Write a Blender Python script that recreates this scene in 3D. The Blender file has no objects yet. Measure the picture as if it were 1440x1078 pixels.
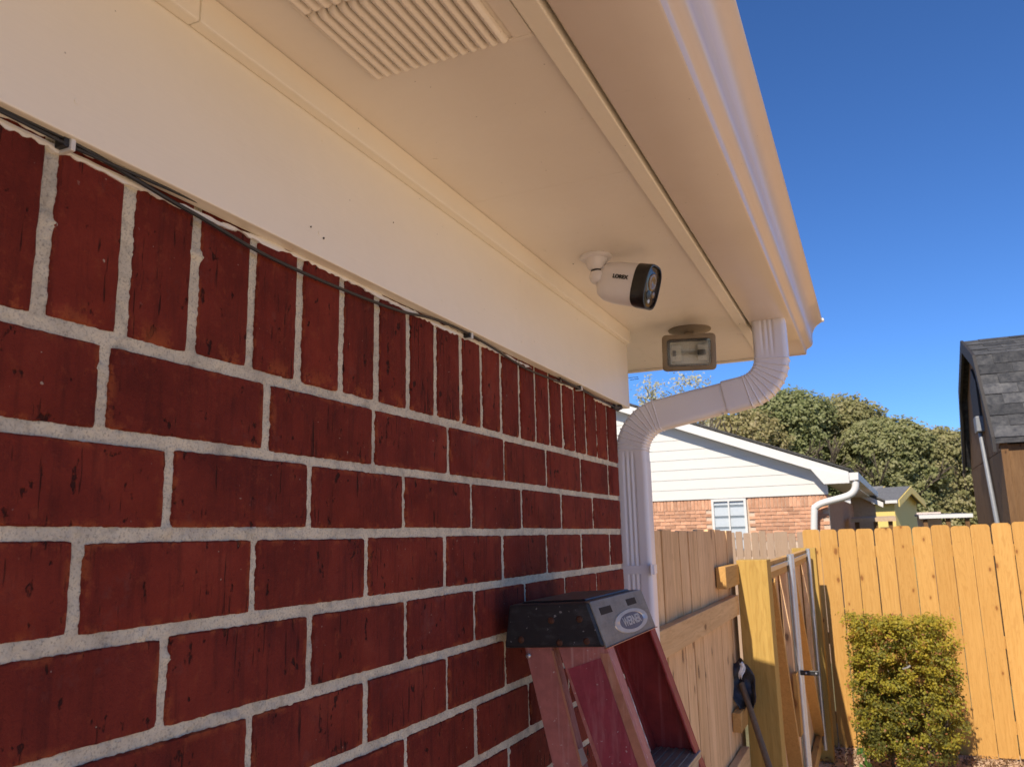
import bpy, math, random
import numpy as np
from mathutils import Vector, Matrix

random.seed(7); RNG = np.random.default_rng(7)
SC = bpy.context.scene
COL = SC.collection

# ------------------------------------------------------------------ camera
F_PX, YAW, PITCH, ROLL = 1142.8, 0.413999, 0.188613, -0.0234364
CAM = Vector((0.58462, 0.0, 1.83))
def cam_axes():
    f = Vector((-math.sin(YAW)*math.cos(PITCH), math.cos(YAW)*math.cos(PITCH), math.sin(PITCH)))
    r0 = Vector((math.cos(YAW), math.sin(YAW), 0)); u0 = r0.cross(f)
    r = math.cos(ROLL)*r0 + math.sin(ROLL)*u0; u = -math.sin(ROLL)*r0 + math.cos(ROLL)*u0
    return r, u, f
RT, UP, FW = cam_axes()
cd = bpy.data.cameras.new('camera'); cam = bpy.data.objects.new('camera', cd); COL.objects.link(cam)
m = Matrix((RT, UP, -FW)).transposed().to_4x4(); m.translation = CAM; cam.matrix_world = m
cd.sensor_fit = 'HORIZONTAL'; cd.sensor_width = 36.0; cd.lens = F_PX/1440*36
cd.clip_start = 0.02; cd.clip_end = 3000
cd.dof.use_dof = True; cd.dof.focus_distance = 1.15; cd.dof.aperture_fstop = 19.0
SC.camera = cam

# ------------------------------------------------------------------ light
SUN = Vector((0.10, 1.0, -0.95)).normalized()            # direction the light travels
EL = math.asin(-SUN.z); AZ = math.atan2(-SUN.x, -SUN.y)
w = bpy.data.worlds.new('World'); SC.world = w; w.use_nodes = True
nt = w.node_tree; nt.nodes.clear()
sky = nt.nodes.new('ShaderNodeTexSky'); sky.sky_type = 'NISHITA'; sky.sun_disc = False
sky.sun_elevation = EL; sky.sun_rotation = AZ % (2*math.pi); sky.air_density = 1.2; sky.dust_density = 0.0; sky.ozone_density = 10.0; sky.altitude = 4000
bg = nt.nodes.new('ShaderNodeBackground'); bg.inputs[1].default_value = 0.122
wo = nt.nodes.new('ShaderNodeOutputWorld')
hs = nt.nodes.new('ShaderNodeHueSaturation'); hs.inputs['Saturation'].default_value = 1.06; hs.inputs['Hue'].default_value = 0.503
nt.links.new(sky.outputs[0], hs.inputs['Color']); nt.links.new(hs.outputs[0], bg.inputs[0]); nt.links.new(bg.outputs[0], wo.inputs[0])
sl = bpy.data.lights.new('sun', 'SUN'); sl.energy = 4.6; sl.angle = math.radians(0.53); sl.color = (1.0, 0.92, 0.80)
so = bpy.data.objects.new('sun', sl); COL.objects.link(so); so.location = (0, -10, 12)
so.rotation_euler = SUN.to_track_quat('-Z', 'Y').to_euler()
vs = SC.view_settings; vs.view_transform = 'Standard'; vs.look = 'None'; vs.exposure = 0.45; vs.gamma = 1.0; vs.use_curve_mapping = False

SC.cycles.max_bounces = 7; SC.cycles.diffuse_bounces = 4; SC.cycles.glossy_bounces = 3; SC.cycles.transmission_bounces = 4; SC.cycles.transparent_max_bounces = 6
SC.cycles.caustics_reflective = False; SC.cycles.caustics_refractive = False

# ------------------------------------------------------------------ helpers
def ray(px, py):
    return RT*((px-720)/F_PX) - UP*((py-539)/F_PX) + FW
def at(px, py, Y):
    v = ray(px, py); return CAM + v*((Y-CAM.y)/v.y)
def atf(px, py, d):
    return CAM + ray(px, py)*d
def atp(px, py, p, n):
    v = ray(px, py); return CAM + v*((p-CAM).dot(n)/v.dot(n))

class MB:
    def __init__(s): s.v = []; s.f = []
    def add(s, vs, fs):
        o = len(s.v); s.v += [tuple(v) for v in vs]; s.f += [tuple(i+o for i in f) for f in fs]; return s
    def box(s, x0, x1, y0, y1, z0, z1):
        return s.add([(x0,y0,z0),(x1,y0,z0),(x1,y1,z0),(x0,y1,z0),(x0,y0,z1),(x1,y0,z1),(x1,y1,z1),(x0,y1,z1)],
                     [(0,3,2,1),(4,5,6,7),(0,1,5,4),(1,2,6,5),(2,3,7,6),(3,0,4,7)])
    def obox(s, c, ax, ay, az, hx, hy, hz):
        c = Vector(c); P = [c + ax*(hx*i) + ay*(hy*j) + az*(hz*k) for k in (-1,1) for i, j in ((-1,-1),(1,-1),(1,1),(-1,1))]
        return s.add(P, [(0,3,2,1),(4,5,6,7),(0,1,5,4),(1,2,6,5),(2,3,7,6),(3,0,4,7)])
    def prism(s, poly, a, b, axis=1):
        """polygon in the two other axes, extruded along axis from a to b"""
        n = len(poly)
        def P(p, t):
            return (t, p[0], p[1]) if axis == 0 else ((p[0], t, p[1]) if axis == 1 else (p[0], p[1], t))
        vs = [P(p, a) for p in poly] + [P(p, b) for p in poly]
        fs = [tuple(range(n)), tuple(range(2*n-1, n-1, -1))] + [(i, i+n, (i+1) % n + n, (i+1) % n) for i in range(n)]
        return s.add(vs, fs)
    def bar(s, p, q, wa, wb, up=Vector((0,0,1))):
        p = Vector(p); q = Vector(q); t = (q-p); L = t.length; t = t/L
        a = t.cross(up)
        if a.length < 1e-4: a = t.cross(Vector((1,0,0)))
        a.normalize(); b = a.cross(t).normalized()
        return s.obox((p+q)/2, t, a, b, L/2, wa/2, wb/2)
    def tube(s, pts, r, n=10, cap=True):
        pts = [Vector(p) for p in pts]; rs = r if isinstance(r, (list, tuple)) else [r]*len(pts)
        o = len(s.v); N = None
        for i, p in enumerate(pts):
            t = (pts[min(i+1, len(pts)-1)] - pts[max(i-1, 0)]).normalized()
            if N is None:
                N = t.orthogonal().normalized()
            N = (N - t*N.dot(t)).normalized(); B = t.cross(N)
            for k in range(n):
                a = 2*math.pi*k/n; s.v.append(tuple(p + N*(math.cos(a)*rs[i]) + B*(math.sin(a)*rs[i])))
        for i in range(len(pts)-1):
            for k in range(n):
                s.f.append((o+i*n+k, o+i*n+(k+1) % n, o+(i+1)*n+(k+1) % n, o+(i+1)*n+k))
        if cap:
            s.f.append(tuple(o+k for k in range(n-1, -1, -1))); e = o+(len(pts)-1)*n; s.f.append(tuple(e+k for k in range(n)))
        return s
    def loft(s, rings, cap=True, closed=True):
        o = len(s.v); n = len(rings[0])
        for r in rings: s.v += [tuple(p) for p in r]
        for i in range(len(rings)-1):
            for k in range(n if closed else n-1):
                s.f.append((o+i*n+k, o+i*n+(k+1) % n, o+(i+1)*n+(k+1) % n, o+(i+1)*n+k))
        if cap and closed:
            s.f.append(tuple(o+k for k in range(n-1, -1, -1))); e = o+(len(rings)-1)*n; s.f.append(tuple(e+k for k in range(n)))
        return s
    def mesh(s, name, origin=(0,0,0), smooth=False):
        me = bpy.data.meshes.new(name); o = Vector(origin)
        me.from_pydata([tuple(Vector(v)-o) for v in s.v], [], s.f); me.validate(); me.update()
        import bmesh
        bm = bmesh.new(); bm.from_mesh(me); bmesh.ops.recalc_face_normals(bm, faces=bm.faces); bm.to_mesh(me); bm.free()
        if smooth:
            me.polygons.foreach_set('use_smooth', [True]*len(me.polygons))
            try: me.set_sharp_from_angle(angle=math.radians(38))
            except Exception: pass
        return me
def wpos(o):
    p = Vector((0,0,0))
    while o: p = p + o.location; o = o.parent
    return p
def bevel(o, wd, seg=2):
    md = o.modifiers.new('bevel', 'BEVEL'); md.width = wd; md.segments = seg; md.limit_method = 'ANGLE'; md.angle_limit = math.radians(40); return o
def part(name, mb, mt, parent=None, smooth=False, bev=0, origin=None):
    """world-coordinate mesh -> object; origin is the object's world location"""
    base = wpos(parent) if parent else Vector((0,0,0))
    org = Vector(origin) if origin is not None else base
    me = mb.mesh(name, org, smooth); me.materials.append(mt)
    o = bpy.data.objects.new(name, me); COL.objects.link(o); o.parent = parent; o.location = org - base
    if bev: bevel(o, bev)
    return o
def put(name, me, parent, loc, rot=None, scale=None):
    o = bpy.data.objects.new(name, me); COL.objects.link(o); o.parent = parent; o.location = Vector(loc) - (wpos(parent) if parent else Vector())
    if rot: o.rotation_euler = rot
    if scale: o.scale = scale
    return o
def tag(o, label, cat, group=None):
    o['label'] = label; o['category'] = cat
    if group: o['group'] = group
    return o
def thing(name, label, cat, loc, group=None):
    o = bpy.data.objects.new(name, None); COL.objects.link(o); o.location = loc; o.empty_display_size = .1
    return tag(o, label, cat, group)

# ------------------------------------------------------------------ materials
class NT:
    def __init__(s, name):
        s.m = bpy.data.materials.new(name); s.m.use_nodes = True; s.t = s.m.node_tree; s.t.nodes.clear()
        s.out = s.n('ShaderNodeOutputMaterial'); s.b = s.n('ShaderNodeBsdfPrincipled'); s.l(s.b.outputs[0], s.out.inputs[0])
        tc = s.n('ShaderNodeTexCoord'); s.obj = tc.outputs['Object']; s.gen = tc.outputs['Generated']
        oi = s.n('ShaderNodeObjectInfo'); s.rnd = oi.outputs['Random']
    def n(s, t, **k):
        x = s.t.nodes.new(t)
        for a, b in k.items(): setattr(x, a, b)
        return x
    def l(s, a, b): s.t.links.new(a, b)
    def math(s, op, a, b=None, clamp=False):
        x = s.n('ShaderNodeMath', operation=op, use_clamp=clamp)
        for i, v in enumerate((a, b)):
            if v is None: continue
            if isinstance(v, (int, float)): x.inputs[i].default_value = v
            else: s.l(v, x.inputs[i])
        return x.outputs[0]
    def vmul(s, v, k):
        x = s.n('ShaderNodeVectorMath', operation='MULTIPLY'); s.l(v, x.inputs[0]); x.inputs[1].default_value = k; return x.outputs[0]
    def vadd(s, v, u):
        x = s.n('ShaderNodeVectorMath', operation='ADD'); s.l(v, x.inputs[0]); s.l(u, x.inputs[1]); return x.outputs[0]
    def rand_offset(s, v, k=37.0):
        c = s.n('ShaderNodeCombineXYZ')
        for i, q in enumerate((1.0, 1.7, 2.3)): s.l(s.math('MULTIPLY', s.rnd, k*q), c.inputs[i])
        return s.vadd(v, c.outputs[0])
    def noise(s, v, scale, detail=4, rough=.55, dist=0):
        x = s.n('ShaderNodeTexNoise'); s.l(v, x.inputs['Vector']); x.inputs['Scale'].default_value = scale
        x.inputs['Detail'].default_value = detail; x.inputs['Roughness'].default_value = rough; x.inputs['Distortion'].default_value = dist
        return x.outputs[0]
    def voro(s, v, scale, feat='F1'):
        x = s.n('ShaderNodeTexVoronoi', feature=feat); s.l(v, x.inputs['Vector']); x.inputs['Scale'].default_value = scale; return x
    def ramp(s, f, stops):
        x = s.n('ShaderNodeValToRGB'); s.l(f, x.inputs[0]); e = x.color_ramp.elements
        while len(e) < len(stops): e.new(.5)
        for i, (p, c) in enumerate(stops): e[i].position = p; e[i].color = (*c, 1) if len(c) == 3 else c
        return x.outputs[0]
    def fr(s, f, a, b):
        x = s.n('ShaderNodeMapRange'); s.l(f, x.inputs[0]); x.inputs[1].default_value = a; x.inputs[2].default_value = b; return x.outputs[0]
    def mix(s, f, a, b, mode='MIX'):
        x = s.n('ShaderNodeMix', data_type='RGBA', blend_type=mode)
        if isinstance(f, (int, float)): x.inputs[0].default_value = f
        else: s.l(f, x.inputs[0])
        for i, v in ((6, a), (7, b)):
            if isinstance(v, tuple): x.inputs[i].default_value = (*v, 1)
            else: s.l(v, x.inputs[i])
        return x.outputs[2]
    def done(s, col, rough=.5, bumps=(), metal=0, spec=.5):
        if isinstance(col, tuple): s.b.inputs['Base Color'].default_value = (*col, 1)
        else: s.l(col, s.b.inputs['Base Color'])
        if isinstance(rough, (int, float)): s.b.inputs['Roughness'].default_value = rough
        else: s.l(rough, s.b.inputs['Roughness'])
        s.b.inputs['Metallic'].default_value = metal; s.b.inputs['Specular IOR Level'].default_value = spec
        prev = None
        for h, st, ds in bumps:
            x = s.n('ShaderNodeBump'); s.l(h, x.inputs['Height']); x.inputs['Strength'].default_value = st; x.inputs['Distance'].default_value = ds
            if prev: s.l(prev, x.inputs['Normal'])
            prev = x.outputs[0]
        if prev: s.l(prev, s.b.inputs['Normal'])
        return s.m

def m_paint(name, c, rough=.42, dirt=.10, dc=(.45,.36,.26), bump=.15, spec=.4):
    t = NT(name)
    n1 = t.noise(t.obj, 3.0, 5, .6); n2 = t.noise(t.obj, 60, 4, .6)
    col = t.mix(t.math('MULTIPLY', t.fr(n1, .45, .8), dirt), c, dc)
    col = t.mix(t.math('MULTIPLY', t.fr(n2, .62, .8), dirt*.8), col, tuple(x*.7 for x in c))
    sp = t.voro(t.obj, 38).outputs['Distance']
    col = t.mix(t.math('MULTIPLY', t.math('LESS_THAN', sp, .035), .6*min(1, dirt*8)), col, (.10,.07,.05))
    return t.done(col, t.fr(n1, -1.2, 2.4) if False else rough, [(t.noise(t.obj, 9, 3), bump, .02), (n2, bump*.5, .002), (t.noise(t.vmul(t.obj, (260, 5, 260)), 1, 3, .6), bump*.9, .0012)], spec=spec)
def m_plain(name, c, rough=.5, metal=0, var=.12, sc=25, bump=.1, spec=.5):
    t = NT(name); n = t.noise(t.rand_offset(t.obj), sc, 5, .6)
    col = t.mix(t.fr(n, .3, .75), tuple(x*(1-var) for x in c), tuple(min(1, x*(1+var)) for x in c))
    return t.done(col, rough, [(n, bump, .003)], metal, spec)
def m_brick():
    t = NT('brick_red'); v = t.rand_offset(t.obj, 13)
    big = t.noise(v, 10, 5, .65); med = t.noise(v, 55, 5, .7); fine = t.noise(v, 300, 3, .65)
    st = t.noise(t.vmul(v, (20, 190, 14)), 1, 3, .6); st2 = t.noise(t.vmul(v, (12, 70, 8)), 1, 4, .65); st3 = t.noise(t.vmul(v, (20, 75, 45)), 1, 3, .6)
    base = t.ramp(big, [(.25, (.085,.0115,.0075)), (.45, (.140,.0190,.0115)), (.60, (.172,.0245,.0145)), (.78, (.215,.040,.022))])
    base = t.mix(t.math('MULTIPLY', t.fr(st2, .50, .72), .55), base, (.055,.0095,.0075))
    tint = t.mix(t.rnd, (.93,.93,.93), (1.12,1.10,1.08)); base = t.mix(1.0, base, tint, 'MULTIPLY')
    base = t.mix(t.math('MULTIPLY', t.fr(med, .57, .70), .5), base, (.23,.048,.021))
    base = t.mix(t.math('MULTIPLY', t.fr(t.noise(v, 24, 4, .7), .60, .70), .35), base, (.15,.050,.040))
    # drag marks and pits left by the cutting wire
    pit = t.math('MULTIPLY', t.fr(st3, .638, .685), t.math('GREATER_THAN', t.noise(v, 21, 2), .46))
    crack = t.math('MULTIPLY', t.fr(st, .625, .68), t.fr(t.noise(v, 15, 2), .47, .53))
    pit = t.math('MAXIMUM', pit, crack, True)
    base = t.mix(t.math('MULTIPLY', pit, .85), base, (.020,.006,.005))
    spk = t.math('MULTIPLY', t.fr(t.noise(v, 150, 2, .6), .735, .76), t.fr(t.noise(v, 9, 2), .48, .56))
    base = t.mix(t.math('MULTIPLY', spk, .8), base, (.40,.32,.25))
    sep = t.n('ShaderNodeSeparateXYZ'); t.l(t.gen, sep.inputs[0])
    ey = t.math('ABSOLUTE', t.math('SUBTRACT', sep.outputs[1], .5)); ez = t.math('ABSOLUTE', t.math('SUBTRACT', sep.outputs[2], .5))
    e = t.math('MAXIMUM', t.fr(ey, .45, .5), t.fr(ez, .38, .5), True)
    e = t.math('MULTIPLY', e, t.fr(t.noise(v, 34, 5, .75), .50, .58))
    base = t.mix(t.math('MULTIPLY', e, .8), base, (.30,.072,.024))
    h = t.math('ADD', t.math('MULTIPLY', med, .6), t.math('MULTIPLY', fine, .6))
    return t.done(base, .85, [(t.math('SUBTRACT', h, t.math('MULTIPLY', pit, .9)), .9, .0025), (st, .4, .002)], spec=.2)
def m_mortar():
    t = NT('mortar_grey')
    a = t.noise(t.obj, 16, 5, .65); g = t.noise(t.obj, 420, 3, .7); g2 = t.noise(t.obj, 900, 2, .6)
    c = t.ramp(a, [(.30, (.46,.415,.325)), (.55, (.64,.58,.435)), (.75, (.70,.625,.465))])
    c = t.mix(t.math('MULTIPLY', t.fr(t.noise(t.obj, 48, 4, .65), .52, .66), .55), c, (.31,.285,.225))
    c = t.mix(t.math('MULTIPLY', t.fr(g, .52, .66), .6), c, (.17,.155,.135))
    c = t.mix(t.math('MULTIPLY', t.fr(g2, .55, .70), .35), c, (.62,.59,.49))
    return t.done(c, .95, [(g, .6, .0016)], spec=.15)
def m_wood(name, c1, c2, knot=(.25,.12,.04), axis=2, rough=.7, gs=1.0, weather=0.0, wc=(.40,.32,.26), kn=1.0):
    t = NT(name); v = t.rand_offset(t.obj, 19)
    k = [70*gs, 70*gs, 70*gs]; k[axis] = 2.2
    k2 = [16*gs]*3; k2[axis] = 1.1
    warp = t.noise(v, 5, 2)
    g1 = t.noise(t.vmul(v, tuple(k)), 1, 5, .6, .6); g2 = t.noise(t.vmul(v, tuple(k2)), 1, 4, .6, 1.2)
    rings = t.math('SINE', t.math('MULTIPLY', t.math('ADD', g2, t.math('MULTIPLY', warp, .25)), 55))
    col = t.mix(t.fr(g1, .30, .72), c1, c2)
    dk = tuple(x*y for x, y in zip(c1, (.72, .62, .5)))
    col = t.mix(t.math('MULTIPLY', t.fr(rings, .35, 1.0), .30), col, dk)
    tint = t.mix(t.rnd, (.93,.91,.86), (1.08,1.09,1.10)); col = t.mix(1.0, col, tint, 'MULTIPLY')
    sp_ = t.n('ShaderNodeSeparateXYZ'); t.l(v, sp_.inputs[0]); oth = [k_ for k_ in range(3) if k_ != axis]
    cmb = t.n('ShaderNodeCombineXYZ'); t.l(t.math('MULTIPLY', t.math('ADD', sp_.outputs[oth[0]], sp_.outputs[oth[1]]), 7.0), cmb.inputs[0]); t.l(t.math('MULTIPLY', sp_.outputs[axis], 3.6), cmb.inputs[1])
    vv = t.n('ShaderNodeTexVoronoi', voronoi_dimensions='2D'); t.l(cmb.outputs[0], vv.inputs['Vector']); vv.inputs['Scale'].default_value = 1
    kd = vv.outputs['Distance']
    sel = t.n('ShaderNodeSeparateColor'); t.l(vv.outputs['Color'], sel.inputs[0])
    on = t.math('GREATER_THAN', sel.outputs[0], 1-.30*kn)
    kd = t.math('MULTIPLY', kd, t.math('ADD', .62, t.math('MULTIPLY', sel.outputs[1], 1.5)))
    kd2 = t.math('ADD', kd, t.math('MULTIPLY', t.math('SUBTRACT', t.noise(v, 60, 3), .5), .08))
    col = t.mix(t.math('MULTIPLY', t.math('MULTIPLY', t.fr(kd2, .22, .05), on), .55), col, dk)
    col = t.mix(t.math('MULTIPLY', t.math('MULTIPLY', t.fr(kd2, .10, .06), on), .85), col, knot)
    if weather:
        wn = t.noise(t.vmul(v, tuple(x*.6 for x in k2)), 1, 5, .65)
        col = t.mix(t.math('MULTIPLY', t.fr(wn, .25, .7), weather), col, wc)
    return t.done(col, rough, [(g1, .35, .002), (rings, .08, .002)], spec=.25)
def m_leaf(name, stops, trans=.25, rough=.55, tint=False):
    t = NT(name); at_ = t.n('ShaderNodeAttribute', attribute_name='tone')
    col = t.ramp(at_.outputs['Fac'], stops)
    if tint: col = t.mix(1.0, col, t.mix(t.rnd, (.88,1.0,.88), (1.28,1.14,1.10)), 'MULTIPLY')
    t.done(col, rough, spec=.3)
    tr = t.n('ShaderNodeBsdfTranslucent'); t.l(col, tr.inputs[0]); mx = t.n('ShaderNodeMixShader'); mx.inputs[0].default_value = trans
    t.l(t.b.outputs[0], mx.inputs[1]); t.l(tr.outputs[0], mx.inputs[2]); t.l(mx.outputs[0], t.out.inputs[0])
    return t.m
def m_ground():
    t = NT('dry_dirt'); n1 = t.noise(t.obj, .7, 6, .6); n2 = t.noise(t.obj, 14, 6, .7); n3 = t.noise(t.obj, 90, 4, .7)
    c = t.ramp(n1, [(.3, (.60,.41,.255)), (.6, (.70,.505,.335))])
    c = t.mix(t.fr(n2, .50, .72), c, (.42,.28,.17)); c = t.mix(t.math('MULTIPLY', t.fr(n3, .55, .7), .5), c, (.74,.60,.44))
    return t.done(c, .95, [(n2, .6, .03), (n3, .5, .006)], spec=.1)
def m_shingle(name, a, b, lo=.6, hi=1.5):
    t = NT(name); v = t.rand_offset(t.obj, 9); n = t.noise(v, 14, 4, .7); g = t.noise(v, 220, 3, .7)
    c = t.mix(t.fr(n, .35, .65), a, b); c = t.mix(1.0, c, t.mix(t.rnd, (lo,lo,lo), (hi,hi*.98,hi*.95)), 'MULTIPLY')
    c = t.mix(t.math('MULTIPLY', t.fr(g, .55, .75), .4), c, tuple(min(1, x*2.2) for x in b))
    return t.done(c, .95, [(g, .5, .003)], spec=.15)
def m_glass(name, tint=(.85,.88,.85), rough=.03):
    t = NT(name); t.done(tint, rough); t.b.inputs['Transmission Weight'].default_value = 1.0; t.b.inputs['IOR'].default_value = 1.3
    return t.m

def m_thin_glass(name):
    t = NT(name); tr = t.n('ShaderNodeBsdfTransparent'); tr.inputs[0].default_value = (.92,.93,.90,1); gl = t.n('ShaderNodeBsdfGlossy'); gl.inputs['Roughness'].default_value = .08
    mx = t.n('ShaderNodeMixShader'); mx.inputs[0].default_value = .07; t.l(tr.outputs[0], mx.inputs[1]); t.l(gl.outputs[0], mx.inputs[2]); t.l(mx.outputs[0], t.out.inputs[0]); return t.m
def m_worn(name, c, sc, sx=(120,120,6), amt=.5, rough=.5, spots=None, metal=0):
    t = NT(name); v = t.rand_offset(t.obj, 5); n = t.noise(v, 26, 5, .7); sk = t.noise(t.vmul(v, sx), 1, 4, .65); f = t.noise(v, 330, 2)
    col = t.mix(t.fr(n, .3, .75), tuple(x*.72 for x in c), tuple(min(1, x*1.22) for x in c))
    col = t.mix(t.math('MULTIPLY', t.fr(sk, .52, .72), amt), col, sc)
    col = t.mix(t.math('MULTIPLY', t.fr(t.noise(v, 15, 5, .75), .60, .68), amt*.6), col, tuple(x*.55 for x in c))
    if spots: col = t.mix(t.math('MULTIPLY', t.fr(t.noise(v, 140, 2), .70, .74), .7), col, spots)
    return t.done(col, rough, [(n, .25, .003), (sk, .15, .001)], metal, .4)
M = {}
M['brick'] = m_brick(); M['mortar'] = m_mortar()
M['trim'] = m_paint('white_trim_paint', (.86,.80,.665), .36, .10)
M['soffit'] = m_paint('soffit_paint', (.83,.765,.66), .36, .13)
M['vent'] = m_paint('vent_paint', (.82,.75,.64), .55, .16, (.35,.26,.15))
M['alu'] = m_paint('white_aluminium', (.77,.765,.795), .30, .06, bump=.05, spec=.5)
M['gutter'] = m_paint('stained_gutter_paint', (.66,.575,.50), .30, .16, (.40,.28,.18), bump=.05, spec=.5)
M['caulk'] = m_plain('white_overspray_paint', (.78,.76,.70), .7, var=.08, bump=.4)
M['black_rubber'] = m_plain('black_cable_rubber', (.02,.02,.02), .45)
M['dark'] = m_plain('dark_gap', (.025,.018,.014), .9)
M['steel'] = m_plain('galvanised_steel', (.55,.56,.56), .38, .8, .1, 40)
M['clip'] = m_plain('clip_plastic', (.70,.69,.64), .4)
M['pine'] = m_wood('golden_pine_board', (.475,.248,.062), (.545,.298,.085), (.22,.085,.022), kn=1.25)
M['pine_y'] = m_wood('golden_pine_rail', (.50,.275,.085), (.60,.345,.115), axis=1)
M['pine_x'] = m_wood('golden_pine_rail_long', (.48,.25,.07), (.56,.30,.09), axis=0)
M['post'] = m_wood('treated_post_wood', (.40,.245,.06), (.50,.315,.085), (.22,.11,.03), gs=.7, kn=.6)
M['cedar'] = m_wood('tan_fence_board', (.64,.39,.175), (.90,.60,.315), (.10,.05,.02), gs=.45, weather=.30, wc=(.58,.39,.26))
M['cedar_y'] = m_wood('tan_fence_rail', (.62,.385,.18), (.76,.50,.25), (.2,.1,.04), axis=1, gs=.6)
M['grey_picket'] = m_wood('weathered_picket', (.34,.225,.145), (.43,.29,.19), weather=.5, wc=(.37,.265,.19), kn=.3)
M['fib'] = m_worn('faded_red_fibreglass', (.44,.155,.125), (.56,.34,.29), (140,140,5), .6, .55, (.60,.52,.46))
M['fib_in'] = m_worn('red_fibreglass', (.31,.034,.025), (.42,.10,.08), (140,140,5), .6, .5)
M['fib_edge'] = m_worn('worn_lit_fibreglass_edge', (.46,.20,.115), (.58,.36,.25), (90,90,8), .6, .65)
M['sticker'] = m_worn('magenta_sticker', (.30,.045,.062), (.44,.17,.17), (60,60,9), .6, .5, (.50,.40,.38))
M['cap'] = m_worn('black_ladder_plastic', (.021,.022,.024), (.075,.075,.078), (30,30,60), .55, .42, (.30,.29,.28))
M['capplate'] = m_worn('worn_metal_plate', (.28,.245,.195), (.16,.135,.10), (8,10,120), .5, .42, None, .35)
M['rust'] = m_plain('rusty_rivet', (.09,.035,.018), .7, .3, .4, 200)
M['badge'] = m_plain('badge_silver', (.62,.61,.58), .35, .6)
M['cam_white'] = m_plain('camera_white_plastic', (.74,.71,.70), .35, var=.03)
M['cam_black'] = m_plain('camera_black_plastic', (.012,.011,.010), .3, var=.2)
M['gloss'] = m_plain('dark_gloss_glass', (.035,.026,.02), .06, var=.2)
M['amber'] = m_plain('lens_cover', (.20,.135,.07), .15, var=.2)
M['lamp_body'] = m_plain('bronze_grey_housing', (.22,.175,.115), .5, var=.15)
M['reflector'] = m_plain('reflector_metal', (.95,.93,.88), .45, .0, .25, 300, .9)
M['lampglass'] = m_thin_glass('lamp_glass'); M['dirtglass'] = m_plain('window_pane', (.20,.23,.25), .08)
M['ground'] = m_ground()
M['roof'] = m_shingle('roof_shingle', (.05,.048,.045), (.09,.085,.08))
M['shedroof'] = m_shingle('shed_shingle', (.035,.036,.04), (.085,.083,.082))
M['shedwood'] = m_wood('brown_shed_siding', (.135,.068,.026), (.20,.105,.042), (.05,.022,.009), gs=.4, kn=.7)
M['shedtrim'] = m_plain('dark_shed_trim', (.03,.024,.02), .7)
M['conduit'] = m_plain('grey_conduit', (.22,.225,.235), .5)
M['siding'] = m_paint('cream_siding', (.64,.605,.54), .5, .05)
M['white'] = m_paint('white_fascia', (.66,.63,.58), .45, .05)
M['nbrick'] = m_shingle('orange_brick', (.50,.245,.14), (.62,.34,.215), .74, 1.18)
M['nmortar'] = m_plain('pale_mortar', (.58,.44,.32), .9)
M['yellow'] = m_plain('yellow_siding', (.72,.53,.155), .6, var=.05)
M['blind'] = m_plain('grey_blind', (.50,.535,.55), .5, var=.06)
M['tan'] = m_plain('tan_wall', (.50,.35,.22), .8)
M['greyroof'] = m_shingle('grey_roof', (.10,.10,.105), (.15,.15,.155))
M['pinkish'] = m_plain('pale_pink_wall', (.70,.55,.46), .7)
M['bark'] = m_plain('bark', (.10,.075,.05), .9, var=.35, sc=12, bump=.6)
M['oak'] = m_leaf('oak_leaf', [(0, (.14,.145,.052)), (.35, (.26,.25,.105)), (.7, (.37,.335,.165)), (1, (.48,.42,.25))], .48, .55, True)
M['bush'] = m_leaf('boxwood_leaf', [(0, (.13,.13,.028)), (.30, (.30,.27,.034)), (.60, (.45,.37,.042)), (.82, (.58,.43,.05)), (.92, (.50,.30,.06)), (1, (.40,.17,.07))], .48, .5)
M['spring'] = m_leaf('spring_leaf', [(0, (.30,.30,.12)), (.5, (.45,.42,.25)), (1, (.62,.56,.46))], .3)
M['litter'] = m_leaf('dead_leaf', [(0, (.09,.045,.02)), (.5, (.20,.11,.05)), (1, (.34,.22,.11))], .1)
M['weed'] = m_leaf('weed_leaf', [(0, (.05,.12,.02)), (1, (.12,.22,.04))], .3)
M['rag'] = m_plain('dark_worn_blade', (.045,.045,.05), .5, .3, .6, 40, .6)
M['oldwood'] = m_wood('old_handle', (.16,.11,.07), (.24,.17,.11), gs=2)
M['ink'] = m_plain('black_print', (.02,.02,.02), .5)

# ================================================================== setting
GZ = 0.09
# ground: one sheet to the horizon, finer near the camera
def ground():
    xs = np.concatenate([np.linspace(-900, -12, 8), np.linspace(-10, 14, 60), np.linspace(16, 900, 8)])
    ys = np.concatenate([np.linspace(-300, -8, 6), np.linspace(-6, 18, 60), np.linspace(22, 1500, 9)])
    X, Y = np.meshgrid(xs, ys, indexing='ij')
    Z = GZ + .012*np.sin(X*3.1+1)*np.cos(Y*2.3) + .01*np.sin(X*7.7+Y*5.1)
    Z = np.where((np.abs(X) > 15) | (np.abs(Y) > 20), GZ, Z)
    n, mm = X.shape; V = np.stack([X, Y, Z], -1).reshape(-1, 3).tolist()
    Fs = [(i*mm+j, (i+1)*mm+j, (i+1)*mm+j+1, i*mm+j+1) for i in range(n-1) for j in range(mm-1)]
    mb = MB(); mb.v = V; mb.f = Fs
    o = part('ground', mb, M['ground'], smooth=True); o['kind'] = 'structure'
ground()
def m_lawn():
    t = NT('dormant_lawn'); n1 = t.noise(t.obj, 1.3, 5, .6); n2 = t.noise(t.obj, 40, 4, .7)
    c = t.ramp(n1, [(.3, (.16,.14,.065)), (.7, (.26,.22,.115))]); c = t.mix(t.math('MULTIPLY', t.fr(n2, .5, .7), .5), c, (.05,.05,.02))
    return t.done(c, .95, [(n2, .8, .03)], spec=.1)
M['lawn'] = m_lawn()
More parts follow.
